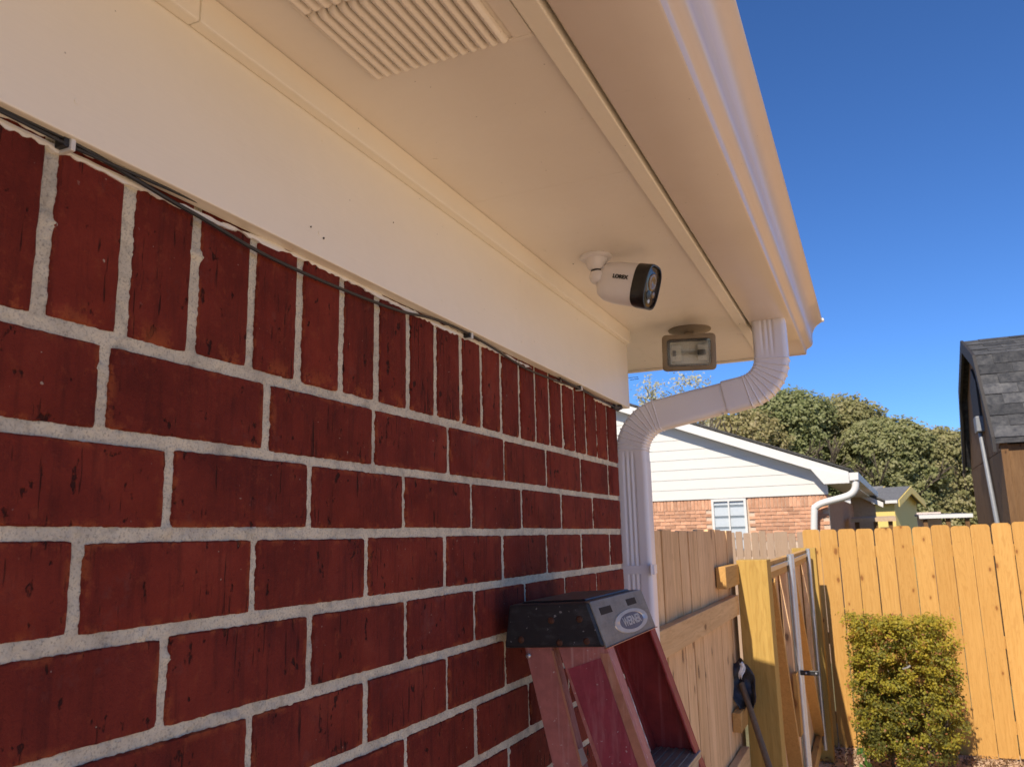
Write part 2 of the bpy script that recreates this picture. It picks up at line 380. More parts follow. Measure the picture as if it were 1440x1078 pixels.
for (x0_, x1_, y0_, y1_) in ((-60, -.10, 2.3, 75), (-.0995, 60, 7.72, 75)):
    lw = part('lawn', MB().add([(x0_,y0_,GZ+.03),(x1_,y0_,GZ+.03),(x1_,y1_,GZ+.03),(x0_,y1_,GZ+.03)], [(0,1,2,3)]), M['lawn']); lw['kind'] = 'structure'

# ------------------------------------------------------------------ value noise for mesh detail
def vnoise(a, b, scale, seed):
    r = np.random.default_rng(seed).random((257, 257))
    x = np.asarray(a)*scale + 1000; y = np.asarray(b)*scale + 1000
    xi = np.floor(x).astype(int); yi = np.floor(y).astype(int); fx = x-xi; fy = y-yi
    fx = fx*fx*(3-2*fx); fy = fy*fy*(3-2*fy)
    g = lambda i, j: r[(xi+i) % 257, (yi+j) % 257]
    return g(0,0)*(1-fx)*(1-fy) + g(1,0)*fx*(1-fy) + g(0,1)*(1-fx)*fy + g(1,1)*fx*fy

# ================================================================== the house on the left
WEND = 1.983
house = thing('brick_house', 'red brick house wall with deep white painted eaves filling the left side', 'house', (0, WEND, GZ))
wallbase = MB().box(-.11, -.012, -5.9, WEND-.002, GZ, 2.44)
wallbase.box(-8.0, -.11, WEND-.10, WEND-.003, GZ, 2.44)
BED = .0115
beds = [2.0055, 1.9228, 1.8415, 1.7574, 1.6700]
while beds[-1] > GZ+.1: beds.append(beds[-1]-.0832)
offs = [.4763, .5515, .4643, .5577, .4660, .5600]
rects = []      # y0,y1,z0,z1,kind
sold = [.4119,.4903,.5703,.6500,.7279,.8102,.8885,.9678,1.0474,1.1289,1.2040,1.2817,1.3628,1.4405,1.5160,1.5894,1.6643,1.7400,1.8180,1.9038]
sj = [.4119-.0789*k for k in range(12, 0, -1)] + sold + [WEND+.009]
random.seed(11)
for a, b in zip(sj[:-1], sj[1:]):
    ga, gb = random.uniform(.0055,.0075), random.uniform(.0050,.0070)
    rects.append((a+ga, b-gb, 2.0055+BED/2+random.uniform(-.001,.001), 2.205, 's'))
for ci in range(len(beds)-1):
    z1 = beds[ci]-BED/2; z0 = beds[ci+1]+BED/2
    off = offs[ci] if ci < len(offs) else (.470 if ci % 2 == 0 else .556)
    js = []; k = -8
    while True:
        y = off + .2030*k + (random.uniform(-.003,.003) if k < 0 or ci > 4 else 0)
        if y > WEND-.05: break
        if y > -1.0: js.append(y)
        k += 1
    js.append(WEND+.007)
    for a, b in zip(js[:-1], js[1:]):
        g = random.uniform(.0038,.0062); g2 = random.uniform(.0038,.0062)
        rects.append((a+g, b-g2, z0+random.uniform(-.0012,.0012), z1+random.uniform(-.0012,.0012), 'b'))
# mortar: real, sandy, irregular relief between the bricks
def mortar_sheet():
    Y0, Y1, Z0, Z1, ST = .22, WEND-.004, 1.22, 2.175, .0021
    ys = np.arange(Y0, Y1, ST); zs = np.arange(Z0, Z1, ST)
    YY, ZZ = np.meshgrid(ys, zs, indexing='ij')
    ins = np.full(YY.shape, -1.0)
    for (a, b, c, d, k) in rects:
        i0, i1 = np.searchsorted(ys, (a, b)); j0, j1 = np.searchsorted(zs, (c, d))
        if i1 <= i0 or j1 <= j0: continue
        s = (slice(i0, i1), slice(j0, j1))
        dd = np.minimum(np.minimum(YY[s]-a, b-YY[s]), np.minimum(ZZ[s]-c, d-ZZ[s]))
        ins[s] = np.maximum(ins[s], dd)
    n = (vnoise(YY, ZZ, 25, 1)-.5)*.0010 + (vnoise(YY, ZZ, 110, 2)-.5)*.0014 + (vnoise(YY, ZZ, 400, 3)-.5)*.0018
    lump = np.clip(vnoise(YY, ZZ, 45, 4)-.86, 0, 1)*.022
    H = -.0022 + n + lump
    H = np.where(ins > .0015, H - (ins-.0015)*.55, H)
    keep = ins < .0085
    q = keep[:-1,:-1] | keep[1:,:-1] | keep[:-1,1:] | keep[1:,1:]
    I, J = np.nonzero(q); m2 = YY.shape[1]
    f = np.stack([I*m2+J, (I+1)*m2+J, (I+1)*m2+J+1, I*m2+J+1], -1)
    V = np.stack([H, YY, ZZ], -1).reshape(-1, 3)
    used, inv = np.unique(f, return_inverse=True)
    return V[used], inv.reshape(f.shape)
mv, mf = mortar_sheet()
me = bpy.data.meshes.new('wall')
bv = np.array(wallbase.v); allv = np.concatenate([mv, bv]) - np.array((0, WEND, GZ))
bf = np.array(wallbase.f) + len(mv); allf = np.concatenate([mf, bf])
# plain slab just behind, outside the finely modelled field
me.from_pydata(allv.tolist(), [], allf.tolist()); me.update()
import bmesh as _bm
me.polygons.foreach_set('use_smooth', [i < len(mf) for i in range(len(allf))]); me.materials.append(M['mortar'])
wall = bpy.data.objects.new('wall', me); COL.objects.link(wall); wall.parent = house
ms = MB().box(-.012, -.0035, -5.9, .2205, GZ, 2.175).box(-.012, -.0035, .2205, WEND-.003, GZ, 1.221)
part('mortar', ms, M['mortar'], wall)

def brick_mesh(L, Hh, seed, D=.045):
    r = random.Random(seed)
    def ring(inset, x, jit, sp=.0065):
        a, b = L/2-inset, Hh/2-inset; P = []
        ny, nz = max(3, int(L/sp)), max(3, int(Hh/sp))
        cs = [(-a,-b,a,-b,ny),(a,-b,a,b,nz),(a,b,-a,b,ny),(-a,b,-a,-b,nz)]
        for (y0,z0,y1,z1,n) in cs:
            for i in range(n):
                t = i/n; rr = .0006 if i == 0 else 0
                y = y0+(y1-y0)*t; z = z0+(z1-z0)*t
                if i == 0: y -= math.copysign(rr, y); z -= math.copysign(rr, z)
                P.append((x + r.uniform(-.0004,.0004), y+r.uniform(-jit,jit), z+r.uniform(-jit,jit)))
        return P
    R = [ring(0, -D, 0), ring(0, -.0045, .0005), ring(.0006, -.0009, .0005), ring(.0017, .0002, .0005)]
    mb = MB(); mb.loft(R, cap=False); n = len(R[0]); e = len(mb.v)-n
    mb.f.append(tuple(e+k for k in range(n)))
    me = mb.mesh('brick', (0,0,0), True); me.materials.append(M['brick']); return me
bmesh_b = [brick_mesh(.1925, .0715, s) for s in range(10)]
bmesh_s = [brick_mesh(.0665, .194, 50+s) for s in range(8)]
low = MB()
cnt = 0
for (a, b, c, d, k) in sorted(rects, key=lambda r: -r[3]):
    if d < .62:
        low.box(-.04, random.uniform(-.001,.001), a, b, c, d); continue
    src = random.choice(bmesh_s if k == 's' else bmesh_b)
    L0, H0 = (.0665, .194) if k == 's' else (.1925, .0715)
    o = put('brick', src, wall, (random.uniform(-.0008,.0012), (a+b)/2, (c+d)/2), scale=(1, (b-a)/L0, (d-c)/H0))
    o.rotation_euler = (random.uniform(-.006,.006), 0, random.uniform(-.004,.004)); cnt += 1
lo = part('brick_course', low, M['brick'], wall); lo['kind'] = 'stuff'

# eaves carpentry
part('frieze_board', MB().box(.0005, .020, -5.9, 2.048, 2.1575, 2.3615).box(-8, -.0, 1.965, 2.047, 2.1575, 2.3615), M['trim'], house, bev=.0015)
part('trim_strip', MB().box(.0202, .0355, -5.9, .5245, 2.325, 2.3612), M['trim'], house, bev=.002)
part('trim_strip', MB().box(.0202, .0355, .5255, 2.030, 2.3253, 2.3612), M['trim'], house, bev=.002)
part('soffit_panel', MB().box(.0, .3005, -5.9, 1.1027, 2.3618, 2.3720), M['soffit'], house)
part('soffit_panel', MB().box(.0, .3005, 1.1030, 2.545, 2.3617, 2.3720), M['soffit'], house)
part('soffit_panel', MB().box(-8, -.0005, 2.0475, 2.545, 2.3619, 2.3720), M['soffit'], house)
part('fascia_board', MB().box(.3008, .3255, -5.9, 2.548, 2.3545, 2.452), M['trim'], house, bev=.0015)
part('rake_board', MB().prism([(.3268,2.356),(.3268,2.452),(-4,3.532),(-8,2.54),(-8,2.356)], 2.5485, 2.5645), M['trim'], house)
rf = part('roof', MB().prism([(.375,2.458),(.375,2.484),(-4,3.578),(-8.3,2.50),(-8.3,2.47),(-4,3.545)], -6, 2.585), M['roof'], house)
# soffit vent with rounded louvres
vx0, vx1, vy0, vy1 = .0975, .2985, .318, .7317
vent = part('soffit_vent', MB().prism([(vx0,vy0),(vx1,vy0),(vx1,vy1),(vx0,vy1)], 2.3600, 2.3616, axis=2), M['vent'], house)
rim = MB()
for (x0,x1,y0,y1) in ((vx0,vx1,vy1-.006,vy1),(vx0,vx1,vy0,vy0+.006),(vx0,vx0+.004,vy0+.006,vy1-.006),(vx1-.022,vx1,vy0+.006,vy1-.006),(vx0+.004,vx1-.022,.5705,.5925),(vx0+.004,vx1-.022,.4395,.4615)):
    rim.box(x0,x1,y0,y1,2.3572,2.3602)
part('vent_frame', rim, M['vent'], vent, bev=.0012)
def louver_mesh(L):
    prof = [(0,0),(.0004,-.0040),(.0018,-.0080),(.0042,-.0104),(.0066,-.0108),(.0088,-.0094),(.0100,-.0066),(.0100,-.0010)]
    rings = []
    for y, s in ((0,.05),(.0012,.45),(.003,.75),(.006,.95),(.010,1),(L-.010,1),(L-.006,.95),(L-.003,.75),(L-.0012,.45),(L,.05)):
        rings.append([(p[0]+(1-s)*.0005, y, p[1]*s) for p in prof] + [(.0088, y, -.0006*s), (.0082, y, -.005*s), (.0064, y, -.0084*s), (.0042, y, -.0078*s), (.0020, y, -.004*s)])
    mb = MB(); mb.loft(rings); me = mb.mesh('louver', (0,0,0), True); me.materials.append(M['vent']); return me
lvm = louver_mesh(.131)
for yy in (.5945, .4635, .325):
    for i in range(14):
        put('louver', lvm, vent, (vx0+.0065+i*.0121, yy, 2.3600), scale=(1, 1 if yy > .4 else .85, 1))
# nail heads and specks on the painted wood
def dots(n, fn, r, name='nail', mt='dark'):
    for i in range(n):
        p, nn = fn(i); q = nn.orthogonal().normalized(); b = nn.cross(q); rr = r*random.uniform(.6,1.2)
        mb = MB(); ring = [p + q*(rr*math.cos(a)) + b*(rr*.8*math.sin(a)) for a in [k*math.pi/4 for k in range(8)]]
        mb.loft([ring, [v + nn*.0006 for v in ring]]); part(name, mb, M[mt], house)
nl = [(848,447,'s'),(806,371,'s'),(877,107,'g'),(945,52,'g'),(882,470,'s'),(907,507,'s'),(1040,455,'f'),(553,313,'t'),(437,319,'z'),(455,335,'z')]
def nfn(i):
    x, y, k = nl[i]
    if k in 's': return atp(x, y, Vector((0,0,2.3617)), Vector((0,0,1))), Vector((0,0,-1))
    if k == 'g': return atp(x, y, Vector((0,0,2.3590)), Vector((0,0,1))), Vector((0,0,-1))
    if k == 'f': return atp(x, y, Vector((0,0,2.3545)), Vector((0,0,1))), Vector((0,0,-1))
    return atp(x, y, Vector((.0202,0,0)), Vector((1,0,0))), Vector((1,0,0))
dots(len(nl), nfn, .0016)
np_ = [(.0201, .42+.31*k+random.uniform(-.02,.02), z_+random.uniform(-.004,.004)) for k in range(6) for z_ in (2.185, 2.300)]
dots(len(np_), lambda i: (Vector(np_[i]), Vector((1,0,0))), .0030, 'nail_head', 'trim')
ns_ = [(x_, .95+.42*k+random.uniform(-.03,.03), 2.3616) for k in range(4) for x_ in (.060, .285)]
dots(len(ns_), lambda i: (Vector(ns_[i]), Vector((0,0,-1))), .0028, 'nail_head', 'soffit')
# ragged overspray line of white paint along the top of the bricks
def caulk(y0, y1, zf, th, seed, x=.0012):
    n = int((y1-y0)/.0035); mb = MB(); top = []; bot = []
    for i in range(n+1):
        y = y0+(y1-y0)*i/n; z = zf(y); k = math.sin(math.pi*min(1, max(.02, i/n)))**.25
        t = th*k*(.55+.9*float(vnoise(y, 0., 60, seed)))
        jb = (float(vnoise(y, 3., 150, seed+1))-.5)*.0034
        top.append((y, z+t/2+(float(vnoise(y, 9., 120, seed+3))-.5)*.0016)); bot.append((y, z-t/2+jb))
    rings = [[(x-.004, t[0], t[1]), (x+.0012, t[0], t[1]), (x+.0016, t[0], (t[1]+b[1])/2), (x+.0008, b[0], b[1]), (x-.004, b[0], b[1])] for t, b in zip(top, bot)]
    return mb.loft(rings)
pl = thing('paint_line', 'ragged white paint line along the top edge of the red bricks under the frieze', 'paint', (0, 1.1, 2.155))
part('paint_streak', caulk(.20, .455, lambda y: 2.1590, .0045, 5), M['caulk'], pl)
part('paint_streak', caulk(.20, .62, lambda y: 2.1515, .0052, 8), M['caulk'], pl)
part('paint_streak', caulk(.60, 1.42, lambda y: 2.1525+.006*math.exp(-((y-.80)/.12)**2)-.001*math.sin(y*9), .0058, 13), M['caulk'], pl)
part('paint_streak', caulk(1.54, 1.66, lambda y: 2.1500, .0050, 17), M['caulk'], pl)
part('paint_streak', caulk(1.80, 1.95, lambda y: 2.1485, .0040, 19), M['caulk'], pl)
# cable and clips
def smooth_path(P, n=6):
    P = [Vector(p) for p in P]; out = []
    for i in range(len(P)-1):
        a, b, c, d = P[max(i-1,0)], P[i], P[i+1], P[min(i+2,len(P)-1)]
        for k in range(n):
            t = k/n; out.append(.5*((2*b)+(c-a)*t+(2*a-5*b+4*c-d)*t*t+(3*b-a-3*c+d)*t*t*t))
    return out+[P[-1]]
cb = thing('cable', 'thin black cable sagging along the top of the brick wall below the frieze', 'cable', (.008, 1.0, 2.14))
cp = [(.010,-.3,2.156),(.010,.20,2.156),(.010,.3646,2.1572),(.011,.4184,2.1575),(.010,.47,2.1535),(.008,.5309,2.1480),(.008,.5641,2.1455),(.0075,.6484,2.1375),(.0075,.7456,2.1362),(.0075,.8695,2.1395),(.008,.9477,2.1445),(.009,1.0135,2.1530),(.011,1.08,2.1555),(.011,1.1409,2.1555),(.010,1.23,2.152),(.008,1.308,2.1470),(.008,1.3898,2.1430),(.008,1.50,2.1455),(.009,1.5818,2.1480),(.011,1.6785,2.1525),(.010,1.80,2.1500),(.010,1.93,2.1480),(.012,1.99,2.150)]
part('jacket', MB().tube(smooth_path(cp, 5), .0021, 8), M['black_rubber'], cb, True)
cp2 = [(.012,-.1,2.1550),(.012,.30,2.1545),(.013,.40,2.1525),(.012,.43,2.1530),(.012,.50,2.1555),(.009,.56,2.1590),(.005,.60,2.1640)]
part('jacket', MB().tube(smooth_path(cp2, 4), .0015, 8), M['black_rubber'], cb, True)
cp3 = [(.012,1.55,2.1535),(.012,1.70,2.1505),(.012,1.85,2.1475),(.013,1.97,2.1455)]
part('jacket', MB().tube(smooth_path(cp3, 4), .0020, 8), M['black_rubber'], cb, True)
for y in (.4184, 1.1409, 1.6785):
    cl = part('clip', MB().box(.0005, .0165, y-.0022, y+.0022, 2.1475, 2.1615), M['clip'], cb, bev=.001)
    part('nail', MB().box(.003, .014, y-.0068, y-.0024, 2.1500, 2.1590), M['black_rubber'], cl)
part('end_knot', MB().tube([(.010,1.93,2.148),(.014,1.955,2.144),(.016,1.975,2.150),(.010,1.985,2.158)], .006, 8), M['black_rubber'], cb, True)

# ------------------------------------------------------------------ gutter
gut = thing('rain_gutter', 'white moulded metal rain gutter along the outer edge of the eave', 'gutter', (.40, 2.56, 2.359))
gp = [(.3318,2.440),(.3318,2.3605),(.3336,2.3585),(.4310,2.3585),(.4335,2.3600),(.4352,2.3700),(.4375,2.3735),(.4430,2.3765),(.4500,2.3810),(.4532,2.3860),(.4545,2.3920),(.4550,2.4130),(.4562,2.4200),(.4600,2.4290),(.4650,2.4370),(.4720,2.4440),(.4800,2.4490),(.4862,2.4520),(.4885,2.4550),(.4880,2.4585),(.4780,2.4590)]
def gutter_sheet():
    mb = MB(); ys = [-5.9, -3, -1, 0, .6, 1.2, 1.8, 2.3, 2.558]
    mb.loft([[(x, y, z) for x, z in gp] for y in ys], cap=False, closed=False); return mb
g = part('trough', gutter_sheet(), M['gutter'], gut, True)
sm = g.modifiers.new('thick', 'SOLIDIFY'); sm.thickness = .0012; sm.offset = 1
part('end_cap', MB().prism(gp, 2.5585, 2.5605), M['gutter'], gut)
part('cap_rim', MB().loft([[(x, y, z) for x, z in [(a+(.0018 if a > .38 else -.0012), b-(.0018 if b < 2.37 else 0)) for a, b in gp]] for y in (2.5480, 2.5625)], cap=False, closed=False), M['gutter'], gut)
part('sunlit_tip', MB().box(.484, .4945, 2.545, 2.562, 2.451, 2.4605), M['caulk'], gut, bev=.003)  # white block painting the sunlit spot at the gutter tip

# ------------------------------------------------------------------ downspout
ds = thing('downspout', 'white corrugated downspout bending from the gutter back to the wall corner', 'downspout', (.006, 2.105, GZ))
YC = 2.105
def section(p, t, a, b, rib=0.0, grow=0.0):
    t = Vector(t).normalized(); n = Vector((-t.z, 0, t.x)); yv = Vector((0,1,0)); a += grow; b += grow; r = .010
    P = []
    def add(u, v): P.append(Vector(p) + n*u + yv*v)
    for q in range(5):
        an = math.pi/2*q/4; add(a-r+r*math.sin(an), -(b-r+r*math.cos(an)))
    for q in range(5):
        an = math.pi/2*q/4; add(a-r+r*math.cos(an), (b-r+r*math.sin(an)))
    for k in range(7):
        u = (a-r)*(1-2*(k+1)/8); add(u, b)
    for q in range(5):
        an = math.pi/2*q/4; add(-(a-r)-r*math.sin(an), (b-r+r*math.cos(an)))
    for q in range(5):
        an = math.pi/2*q/4; add(-(a-r)-r*math.cos(an), -(b-r+r*math.sin(an)))
    # front face with three pressed grooves
    N = 27
    for k in range(1, N):
        u = -(a-r)+(2*(a-r))*k/N; g = 0
        for c in (-.016, -.004, .008):
            g += math.exp(-((u-c)/.0026)**2)
        add(u, -b + rib*min(1, g))
    return P
def sweep(path, a, b):
    rings = []
    for (x, z, tx, tz, rib, gr) in path: rings.append(section((x, YC, z), (tx, 0, tz), a, b, rib, gr))
    return MB().loft(rings, cap=False)
cx, cz, R1 = .294, 2.265, .085
path = []
for i in range(5): path.append((.379, 2.372-i*.022, 0, -1, .0035*(1 if i < 4 else .4), 0))
def arc(path, fn, n):
    for i in range(n):
        t0 = i/n
        for dt, gr in ((0,0),(.34/n,-.0002),(.46/n,.0021),(.54/n,.0021),(.68/n,-.0002)):
            path.append(fn(t0+dt, gr))
def f1(t, gr):
    ph = math.radians(80)*t; return (cx+R1*math.cos(ph), cz-R1*math.sin(ph), -math.sin(ph), -math.cos(ph), 0, gr)
arc(path, f1, 9); path.append(f1(1, 0))
ex, ez = cx+R1*math.cos(math.radians(80)), cz-R1*math.sin(math.radians(80))
sd = (-math.sin(math.radians(80)), -math.cos(math.radians(80)))
for L in (.010, .040, .052): path.append((ex+sd[0]*L, ez+sd[1]*L, *sd, 0, .0006 if L > .02 else 0))
part('upper_elbow', sweep(path, .0405, .0285), M['alu'], ds, True)
ux, uz = ex+sd[0]*.045, ez+sd[1]*.045
R2 = .098; tx_ = .006+R2*(1-math.cos(math.radians(80))); Ls = (ux-tx_)/-sd[0]
tz_ = uz+sd[1]*Ls; c2x, c2z = .006+R2, tz_-R2*math.sin(math.radians(80))
path = [(ux-sd[0]*.012, uz-sd[1]*.012, *sd, 0, -.0022), (ux, uz, *sd, 0, -.0022), (ux+sd[0]*Ls*.36, uz+sd[1]*Ls*.36, *sd, 0, -.0014), (ux+sd[0]*Ls*.38, uz+sd[1]*Ls*.38, *sd, 0, -.0006), (ux+sd[0]*Ls*.97, uz+sd[1]*Ls*.97, *sd, 0, -.0006)]
def f2(t, gr):
    ph = math.radians(80)*(1-t); return (c2x-R2*math.cos(ph), c2z+R2*math.sin(ph), -math.sin(ph), -math.cos(ph), 0, gr)
arc(path, f2, 10); path.append(f2(1, 0))
path += [(.006, c2z-.012, 0, -1, .0035, 0), (.006, c2z-.035, 0, -1, .0035, 0)]
part('lower_elbow', sweep(path, .0400, .0280), M['alu'], ds, True)
path = [(.006, z, 0, -1, .0042, .0012) for z in (c2z-.022, c2z-.05, 1.76, 1.755)] + [(.006, z, 0, -1, r, .0010) for z, r in ((1.748,.0005),(1.742,.0005),(1.735,.0042),(1.2,.0042),(.6,.0042),(GZ+.02,.0042))]
part('pipe', sweep(path, .0400, .0280), M['alu'], ds, True)
st = part('strap', MB().loft([section((.006,YC,z),(0,0,-1),.0400,.0280,0,.0028) for z in (1.756,1.7555,1.7345,1.734)], cap=False), M['alu'], ds, True)
part('strap_tab', MB().box(.048, .0505, 2.06, 2.078, 1.731, 1.759).box(.0505, .056, 2.070, 2.0745, 1.733, 1.757), M['alu'], st)
part('rivet', MB().tube([(.252,2.075,2.128),(.252,2.0745,2.128)], .003, 8), M['steel'], ds)

# ------------------------------------------------------------------ text
def text_mesh(s, size, mt, name, bold=0.0):
    cu = bpy.data.curves.new(name, 'FONT'); cu.body = s; cu.size = size; cu.align_x = 'CENTER'; cu.align_y = 'CENTER'; cu.extrude = .00025; cu.offset = bold
    to = bpy.data.objects.new(name, cu); COL.objects.link(to); bpy.context.view_layer.update()
    me = bpy.data.meshes.new_from_object(to.evaluated_get(bpy.context.evaluated_depsgraph_get()))
    COL.objects.unlink(to); bpy.data.objects.remove(to); me.name = name; me.materials.clear(); me.materials.append(mt); return me
def place_text(me, parent, pos, xdir, ydir, name, sx=1, sy=1):
    o = bpy.data.objects.new(name, me); COL.objects.link(o); o.parent = parent
    x = Vector(xdir).normalized(); z = x.cross(Vector(ydir)).normalized(); y = z.cross(x)
    mm = Matrix((x*sx, y*sy, z)).transposed(); o.location = Vector(pos)-wpos(parent)
    o.rotation_euler = Matrix((x, y, z)).transposed().to_euler(); o.scale = (sx, sy, 1)
    return o

# ------------------------------------------------------------------ security camera
sec = thing('security_camera', 'small white bullet security camera with black face fixed under the soffit', 'security camera', (.136, 1.438, 2.3615))
D0 = 1.535
def lathe(mb, base, axis, prof, n=24):
    axis = Vector(axis).normalized(); q = axis.orthogonal().normalized(); b = axis.cross(q); base = Vector(base)
    rings = [[base+axis*h+q*(r*math.cos(2*math.pi*k/n))+b*(r*math.sin(2*math.pi*k/n)) for k in range(n)] for h, r in prof]
    return mb.loft(rings)
mp = Vector((.136, 1.438, 2.3615))
part('mount', lathe(MB(), mp, (0,0,-1), [(0,.031),(.004,.031),(.006,.029),(.007,.022),(.016,.0195),(.024,.0165),(.028,.012)]), M['cam_white'], sec, True)
part('mount_ring', lathe(MB(), mp+Vector((0,0,-.0275)), (0,0,-1), [(0,.0105),(.006,.0105)]), M['cam_black'], sec, True)
nb = mp + Vector((.002, 0, -.042))
part('neck', lathe(MB(), nb+Vector((0,0,.011)), (0,0,-1), [(0,.010),(.002,.0145),(.010,.0165),(.018,.0150),(.023,.010),(.025,.002)]), M['cam_white'], sec, True)
ax = (RT*.81 - UP*.175 - FW*.545).normalized()
bz = (Vector((0,0,1)) - ax*ax.z).normalized(); bz = (bz + FW*.0).normalized()
by = ax.cross(bz).normalized()
def squircle(c, a, b, n=32, e=2.9):
    P = []
    for k in range(n):
        t = 2*math.pi*k/n; cx_, sx_ = math.cos(t), math.sin(t)
        P.append(c + by*(a*math.copysign(abs(cx_)**(2/e), cx_)) + bz*(b*math.copysign(abs(sx_)**(2/e), sx_)))
    return P
fc = atf(917, 404, D0-.018)            # centre of the front face
Lb = .108
def sq(d, a, b): return squircle(fc - ax*d, a, b)
arm_end = fc - ax*(Lb-.004)
part('arm', MB().tube([nb-Vector((0,0,.001)), nb.lerp(arm_end, .6)+bz*-.002, arm_end], [.0125,.0135,.015], 14), M['cam_white'], sec, True)
body = part('body', MB().loft([sq(Lb,.004,.005), sq(Lb-.001,.017,.021), sq(Lb-.006,.025,.031), sq(Lb-.016,.0295,.0370), sq(Lb-.032,.0315,.0395), sq(.026,.0325,.0408)]), M['cam_white'], sec, True)
part('hood', MB().loft([sq(.0265,.0332,.0415), sq(.012,.0336,.0420), sq(.001,.0338,.0424), sq(-.001,.0330,.0416), sq(-.0012,.0300,.0385), sq(.0040,.0290,.0375), sq(.0045,.001,.001)], cap=True), M['cam_black'], sec, True)
part('face', MB().loft([sq(.0042,.0288,.0372), sq(.0022,.0285,.0368), sq(.0018,.0270,.0350), sq(.0016,.001,.001)]), M['gloss'], sec, True)
part('lens', lathe(MB(), fc-ax*.0016+bz*.009, ax, [(0,.0165),(.0012,.0160),(.0020,.0130),(.0014,.0095),(.0003,.0060)]), M['amber'], sec, True)
part('light_emitter', lathe(MB(), fc-ax*.0016-bz*.016+by*.006, ax, [(0,.0085),(.0010,.0080),(.0014,.004)]), M['cam_black'], sec, True)
part('sensor', lathe(MB(), fc-ax*.0016-bz*.012-by*.014, ax, [(0,.0065),(.0015,.0055),(.0020,.002)]), M['amber'], sec, True)
part('sensor', lathe(MB(), fc-ax*.0016-bz*.027, ax, [(0,.0045),(.0012,.0040)]), M['steel'], sec, True)
side = by if by.dot(FW) < 0 else -by
tx = text_mesh('LOREX', .0105, M['ink'], 'lettering', .0005)
place_text(tx, body, fc - ax*.053 + side*.0332 + bz*.006, ax, bz, 'lettering', .95, .95)

# ------------------------------------------------------------------ flood light
fl = thing('flood_light', 'tan rectangular halogen flood light hanging under the eave corner', 'flood light', (.18, 2.09, 2.3615))
part('mount_plate', lathe(MB(), (.178,2.10,2.3616), (0,0,-1), [(0,.056),(.003,.055),(.008,.040),(.010,.016),(.018,.014)]), M['lamp_body'], fl, True)
part('bracket', MB().box(.166,.190,2.085,2.112,2.325,2.352), M['lamp_body'], fl, bev=.003)
fn = Vector((.10, -1, -.12)).normalized(); fx = Vector((1, .10, -.045)).normalized(); fz = fx.cross(fn).normalized()
if fz.z < 0: fz = -fz
flc = (atf(932,470,2.02)+atf(1006,470,2.02)+atf(932,521,2.02)+atf(1006,521,2.02))/4
def frect(d, a, b, r=.010, n=4):
    P = []
    for sx_, sz_, a0 in ((1,1,0),(-1,1,90),(-1,-1,180),(1,-1,270)):
        for k in range(n+1):
            an = math.radians(a0+90*k/n); P.append(flc + fn*d + fx*(sx_*(a-r)+r*math.cos(an)) + fz*(sz_*(b-r)+r*math.sin(an)))
    return P
part('housing', MB().loft([frect(-.070,.030,.020), frect(-.062,.048,.030), frect(-.02,.062,.041), frect(0,.0655,.0455), frect(.006,.0655,.0455), frect(.0075,.0635,.0435), frect(.0075,.054,.0345), frect(.001,.053,.0335,.006), frect(-.030,.0525,.0330,.006)], cap=True), M['lamp_body'], fl, True)
rfm = MB().loft([frect(-.006,.0520,.0325,.005), frect(-.014,.046,.026,.005), frect(-.024,.030,.011,.005), frect(-.026,.001,.001,.0005)], cap=False)
part('reflector', rfm, M['reflector'], fl, False)
part('gasket', MB().loft([frect(-.004,.0530,.0335,.005), frect(.0012,.0530,.0335,.005), frect(.0012,.0475,.0280,.004), frect(-.006,.0475,.0280,.004)], cap=False), M['cap'], fl)
for sx_ in (-1, 1):
    mb = MB(); c = flc + fn*-.012 + fx*(sx_*.0335)
    mb.obox(c, fx, fz, fn, .0130, .0200, .0015)
    o = part('reflector_wing', mb, M['reflector'], fl); 
part('lamp_tube', MB().tube([flc+fn*-.011-fx*.034, flc+fn*-.011+fx*.034], .0048, 12), M['lampglass'], fl, True)
part('lamp_holder', MB().obox(flc+fn*-.010+fx*.030, fx, fz, fn, .010, .0065, .0065), M['cap'], fl, bev=.001)
part('lamp_holder', MB().obox(flc+fn*-.010-fx*.037, fx, fz, fn, .004, .0065, .0065), M['cap'], fl, bev=.001)
part('glass', MB().obox(flc+fn*.0025, fx, fz, fn, .0525, .0330, .0010), M['lampglass'], fl)
part('hinge', MB().obox(flc+fn*.004+fz*-.040, fx, fz, fn, .040, .003, .0040), M['lamp_body'], fl, bev=.001)
# thin wire loop at the frieze corner
wl = thing('wire_loop', 'tiny bent wire loop sticking out of the frieze corner', 'wire', (.012, 2.05, 2.27))
p0 = at(885,531,2.06); p1 = at(897,530,2.06); p2 = at(898,532.5,2.06); p3 = at(886,534,2.06)
part('wire', MB().tube([p0-Vector((.015,.01,0)), p0, p1, p2, p3], .0007, 6), M['dark'], wl, True)

